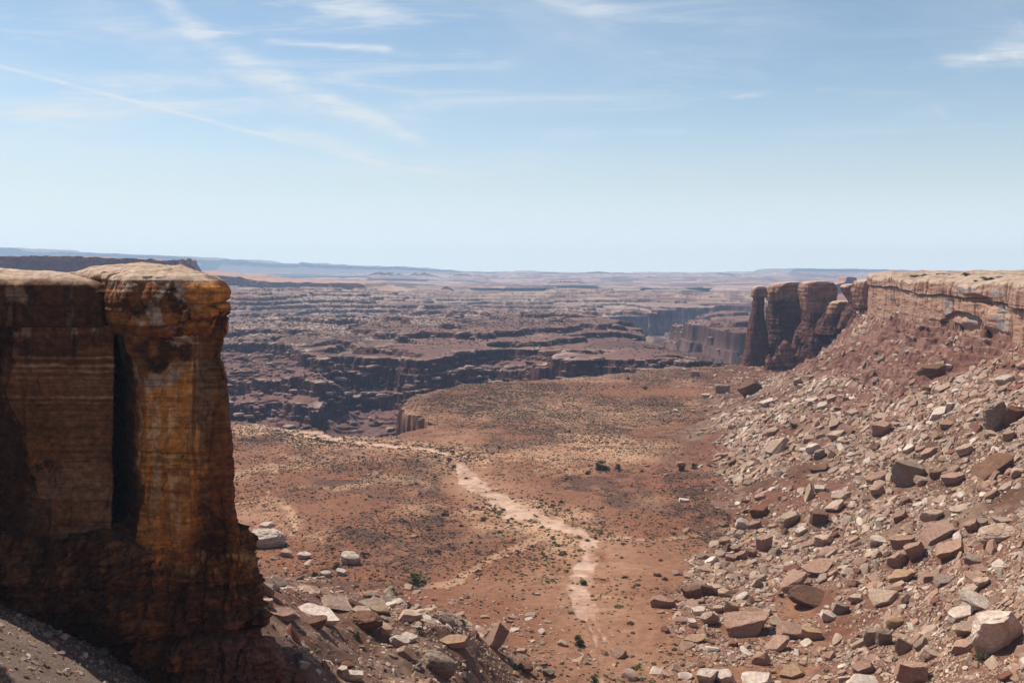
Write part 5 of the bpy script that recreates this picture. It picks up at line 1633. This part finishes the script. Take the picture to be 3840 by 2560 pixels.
def scrub():
    rg = np.random.default_rng(5)
    n = 480000
    y = np.sqrt(rg.uniform(160 ** 2, 830 ** 2, n))
    x = rg.uniform(-0.33, 0.27, n) * y
    z, M = height(x, y)
    fl = (1 - sst(0.15, 0.9, M['talus'])) * (1 - sst(.05, .5, M['bench'])) * (1 - 0.97 * sst(.15, .6, M['wash']))
    dn = 0.26 + 0.42 * fbm(x, y, 34, 4, 130) + 0.22 * M['dark'] + 0.34 * M['sand'] * sst(380, 480, y) + 0.10 * M['sand'] - 0.2 * M['red']
    ok = rg.uniform(0, 1, n) < np.clip(dn, 0.03, .8) * fl
    x, y, z = x[ok], y[ok], z[ok]
    vis = (x > -0.30 * y - 3) & ((EYE - z) / y < 0.43)
    x, y, z = x[vis], y[vis], z[vis]
    m = len(x)
    s = 0.225 * np.exp(rg.normal(0, 0.42, m))
    # darker, bigger bushes follow the wash
    dw = seg_dist(x.astype(np.float32), y.astype(np.float32), WASH)
    s *= 1 + 0.9 * np.exp(-(dw / 14) ** 2) * rg.uniform(0, 1, m)
    ci = rg.integers(0, 5, m)
    green = (np.exp(-(dw / 12) ** 2) * (y < 330)) > rg.uniform(0, 1, m)
    col = SCRUBC[ci] * rg.uniform(.75, 1.3, (m, 1)).astype(np.float32)
    col[green] = np.float32([0.17, 0.165, 0.06]) * rg.uniform(.6, 1.2, (green.sum(), 1))
    order = np.argsort(-(s / y))
    big, rest = order[:230], order[230:]
    protos = [leaf_blob(np.random.default_rng(300 + k), 150, 1.0, .8, .32) for k in range(6)]
    mats = {}
    for q in big:
        k = int(rg.integers(0, 6)); g = bool(green[q])
        if (k, g) not in mats:
            V = protos[k]
            base = np.float32([0.15, 0.15, 0.055]) if g else SCRUBC[k % 5]
            C = np.repeat(base[None] * np.random.default_rng(k).uniform(.6, 1.4, (len(V) // 3, 1)).astype(np.float32), 3, 0)
            mats[(k, g)] = mesh_data('desert_shrub', V, np.arange(len(V)).reshape(-1, 3), C, M_LEAF)
        o = link('desert_shrub', mats[(k, g)], None, (x[q], y[q], z[q] - .05))
        o.scale = (s[q], s[q], s[q] * rg.uniform(.7, 1.0))
        o.rotation_euler = (0, 0, rg.uniform(0, 6.28))
        if g:
            tag(o, 'yellow green shrub bordering the pale sandy wash', 'shrub', 'green shrubs along the wash')
        else:
            tag(o, 'small dark shrub dotted over the nearer red floor', 'shrub', 'dark shrubs on the nearer valley floor')
    pr = [leaf_blob(np.random.default_rng(400 + k), 22, 1.0, .8, .75) for k in range(8)]
    Vs, Cs = [], []
    pid = rg.integers(0, 8, m)
    for k in range(8):
        q = rest[pid[rest] == k]
        W = pr[k][None] * np.stack([s[q], s[q], s[q] * .85], -1)[:, None, :] + np.stack([x[q], y[q], z[q] - .05], -1)[:, None, :]
        Vs.append(W.reshape(-1, 3)); Cs.append(np.repeat(col[q][:, None, :], len(pr[k]), 1).reshape(-1, 3))
    # far ledges: dots of bush on the benches, and on the mesa top
    n = 60000
    yf = np.exp(rg.uniform(math.log(830), math.log(2600), n)); xf = rg.uniform(-.32, .26, n) * yf
    zf, Mf = height(xf, yf)
    ze, _ = height(xf, yf - 3)
    dn = np.clip(0.10 + 0.35 * fbm(xf, yf, 200, 3, 140) + 0.3 * bmp(xf, yf, -220, 1450, 330, 420), 0, .6)
    ok = (np.abs(zf - ze) < 0.8) & (rg.uniform(0, 1, n) < dn)
    xf, yf, zf = xf[ok], yf[ok], zf[ok]
    sf = rg.uniform(.5, 1.3, len(xf)) * np.clip(yf / 1000, 1, 1.6)
    # bushes among the rubble
    n = 16000
    d = rg.uniform(95, 720, n); u = rg.uniform(-.30, .53, n)
    xr, yr = u * d, d
    zr, Mr = height(xr, yr)
    ok = (Mr['talus'] > .6) & (Mr['slope_d'] > 2) & (rg.uniform(0, 1, n) < .28 * np.clip(d / 300, 0, 1)) & ((EYE - zr) / yr < .43)
    xr, yr, zr = xr[ok], yr[ok], zr[ok]
    sr = 0.45 * np.exp(rg.normal(0, .35, len(xr)))
    for X, Y, Z, S_, cb in ((xf, yf, zf, sf, (0.075, 0.075, 0.05)), (xr, yr, zr, sr, (0.12, 0.11, 0.06))):
        pid = rg.integers(0, 8, len(X))
        for k in range(8):
            q = pid == k
            W = pr[k][None] * np.stack([S_[q], S_[q], S_[q] * .85], -1)[:, None, :] + np.stack([X[q], Y[q], Z[q]], -1)[:, None, :]
            Vs.append(W.reshape(-1, 3))
            cc = np.float32(cb) * rg.uniform(.7, 1.35, (q.sum(), 1)).astype(np.float32)
            Cs.append(np.repeat(cc[:, None, :], len(pr[k]), 1).reshape(-1, 3))
    V = np.concatenate(Vs)
    tag(link('scrub_vegetation', mesh_data('scrub_vegetation', V, np.arange(len(V)).reshape(-1, 3), np.concatenate(Cs), M_LEAF)), kind='stuff')
    print('scrub', m, len(xf), len(xr))


def tube(path, r0, r1, k=6):
    path = np.array(path, np.float32)
    rows = []
    for i, p in enumerate(path):
        r = r0 + (r1 - r0) * i / (len(path) - 1)
        a = np.linspace(0, 2 * np.pi, k, endpoint=False)
        rows.append(np.stack([p[0] + r * np.cos(a), p[1] + r * np.sin(a), np.full(k, p[2])], -1))
    return np.stack(rows)


def juniper(X, Y, Z, w, h, label, group, seed, bare=0.0, col=(0.055, 0.075, 0.028)):
    rg = np.random.default_rng(seed)
    root = tag(empty('juniper_tree', (X, Y, Z)), label, 'tree', group)
    Vt, Ft, b = [], [], 0
    for i in range(5):
        a = rg.uniform(0, 6.28)
        e = np.array([math.cos(a) * w * .3, math.sin(a) * w * .3, h * rg.uniform(.5, .8)])
        T = tube([(0, 0, -.2), e * [.3, .3, .35] + rg.normal(0, .04 * w, 3), e * [.7, .7, .7], e], .05 * w, .012 * w)
        Vt.append(T.reshape(-1, 3)); Ft.append(grid_faces(T.shape[0], T.shape[1], True) + b); b += T.shape[0] * T.shape[1]
    Vt = np.concatenate(Vt)
    link('trunk', mesh_data('trunk', Vt, np.concatenate(Ft), c3(Vt, (0.15, 0.10, 0.07)), M_BARK), root)
    Vs, Cs = [], []
    for i in range(int(11 * (1 - bare)) + 3):
        a = rg.uniform(0, 6.28); r = w * .36 * rg.uniform(.1, 1) ** .6
        sz = w * rg.uniform(.14, .26)
        zc = h * rg.uniform(.02, .72) * (1 - .35 * r / (w * .4))
        v = leaf_blob(rg, 70, sz, 1.0, .36, .2) * np.float32([1, 1, h / w * .9 + .2]) + np.float32([math.cos(a) * r, math.sin(a) * r, zc])
        Vs.append(v)
        Cs.append(np.repeat(np.float32(col)[None] * rg.uniform(.55, 1.5, (len(v) // 3, 1)).astype(np.float32) * rg.uniform(.7, 1.3), 3, 0))
    V = np.concatenate(Vs)
    link('crown', mesh_data('crown', V, np.arange(len(V)).reshape(-1, 3), np.concatenate(Cs), M_LEAF), root)


def trees():
    L = [(1564, 2192, 66, 52, 'largest dark green juniper, alone on the floor below the pale gully', None, 0), (1474, 2228, 34, 34, 'thin half bare juniper near the largest one', None, .5),
         (1378, 2246, 30, 22, 'low juniper behind the pale overhanging slab', None, .2), (1535, 2292, 18, 38, 'slim upright juniper beside scattered stones', None, .2),
         (1336, 2398, 32, 40, 'bright green juniper just below the dark rounded boulder', None, 0), (1734, 2348, 28, 36, 'dark juniper among stones near the pointed fin', None, 0),
         (1668, 2330, 22, 28, 'small juniper next to the dark one by the fin', None, .3), (1576, 2384, 34, 38, 'sparse juniper above the layered log rock', None, .5),
         (1344, 2116, 22, 40, 'bare twiggy juniper against the loaf cracked boulder', None, .7), (1262, 2132, 40, 28, 'juniper bush wedged among white stones on the ridge', None, .2),
         (1182, 2168, 32, 28, 'juniper bush by the sliding slabs', None, .2), (2255, 1762, 52, 42, 'broad dark juniper, the biggest on the middle plain', None, 0),
         (2318, 1762, 28, 30, 'round juniper just right of the biggest one on the plain', None, .3), (2208, 1780, 26, 18, 'low juniper just left of the biggest one on the plain', None, .1),
         (2605, 1760, 26, 30, 'upright juniper beside the mushroom rock', None, .1), (2184, 2192, 36, 28, 'round green bush standing in the wash', None, 0),
         (2172, 2424, 48, 56, 'green juniper on the left bank of the wash', None, 0), (2228, 2562, 32, 36, 'green juniper cut by the bottom edge beside the wash', None, 0),
         (1928, 2508, 28, 28, 'green bush on the stony toe of the ridge', None, 0), (2356, 1425, 16, 12, 'tiny far bush on the plain near the canyon rim', None, 0),
         (2300, 1456, 10, 12, 'lone far bush on the plain left of a pale patch', None, 0), (2420, 1462, 20, 14, 'far bush on the plain right of a pale patch', None, 0),
         (2884, 1690, 26, 34, 'green juniper in the rubble above the long thin slab', None, .1), (2735, 1732, 22, 22, 'green juniper at the foot of the rubble', None, .1),
         (2975, 1608, 34, 26, 'green bush in shade between slabs of the middle slope', None, .1), (2930, 2240, 24, 22, 'dark bush tucked under the tilted brown block', None, 0),
         (2662, 2392, 34, 22, 'grey green bush by the lens shaped rock', None, .2), (2880, 2386, 16, 18, 'small green bush at the corner of the flat topped slab', None, 0),
         (3690, 2480, 60, 40, 'grey green bush in the hollow under the giant boulder', None, .3), (3600, 2376, 30, 26, 'green bush between the cream rocks', None, .2)]
    for i, (px, py, w, h, lab, gr, bare) in enumerate(L):
        X, Y, Z = ray_ground(px, py - 2)
        k = Y / FPX
        juniper(X, Y, Z - .1, w * k * 1.1, h * k, lab, gr, 800 + i, bare, (0.075, 0.095, 0.03) if 'green' in lab else (0.05, 0.064, 0.026))
    # bushes on the mesa's top
    T = MESA_TOP
    rg = np.random.default_rng(12)
    for px, py, w, h, lab in ((3466, 1036, 26, 12, 'dark round bush on the mesa top, first along the rim from the buttes'), (3430, 1038, 44, 7, 'low spread of bush nearest the mesa end'),
                              (3528, 1034, 44, 10, 'wide low bush on the mesa top between the round ones'), (3560, 1034, 14, 9, 'small upright bush on the mesa top'),
                              (3622, 1036, 38, 16, 'tallest bush on the mesa top'), (3650, 1040, 40, 9, 'low bush spreading from the tallest one'),
                              (3704, 1050, 52, 12, 'big spreading bush below the skyline of the mesa top'), (3712, 1026, 34, 6, 'thin dark bush on the very skyline of the mesa'),
                              (3748, 1042, 24, 7, 'small bush on a pale rib of the mesa top'), (3790, 1046, 50, 7, 'flat bush near the right edge of the mesa top'), (3548, 1048, 26, 7, 'bush at the brink of the mesa wall'),
                              (3660, 1056, 20, 8, 'bush on the stained brink of the mesa wall')):
        # the point of the top sheet seen at that pixel
        qx = CX + T[..., 0] / np.maximum(T[..., 1], 1) * FPX
        qy = HY + (EYE - T[..., 2]) / np.maximum(T[..., 1], 1) * FPX
        dd = np.where(T[..., 1] > 300, (qx - px) ** 2 + 4 * (qy - py) ** 2, 1e12)
        i = np.unravel_index(np.argmin(dd), dd.shape)
        X, Y, Z = (float(v) for v in T[i])
        k = Y / FPX
        juniper(X, Y, Z - .1, w * k, h * k * 1.2, lab, None, 870 + px, .1, (0.055, 0.062, 0.03))


scrub()
trees()
# ------------------------------------------------------------------ haze
def build_haze():
    x0, x1, y0, y1, z0, z1 = -12000, 12000, -800, 12800, -130.0, 310.0
    V = [(x, y, z) for z in (z0, z1) for y in (y0, y1) for x in (x0, x1)]
    F = [(0, 2, 3, 1), (4, 5, 7, 6), (0, 1, 5, 4), (2, 6, 7, 3), (0, 4, 6, 2), (1, 3, 7, 5)]
    m = bpy.data.materials.new('haze_material')
    m.use_nodes = True
    g = NT(m.node_tree)
    v = g.n('ShaderNodeVolumePrincipled', {'Color': HAZE_COL, 'Absorption Color': (0.45, 0.45, 0.45, 1), 'Density': HAZE_D, 'Anisotropy': 0.15})
    g.n('ShaderNodeOutputMaterial', {'Volume': v.outputs[0]})
    me = mesh_data('haze', np.array(V, np.float32), np.array(F), None, m)
    tag(link('haze', me), kind='stuff')


HAZE_D = 0.95e-4
HAZE_COL = (0.42, 0.66, 1.0, 1.0)
build_haze()
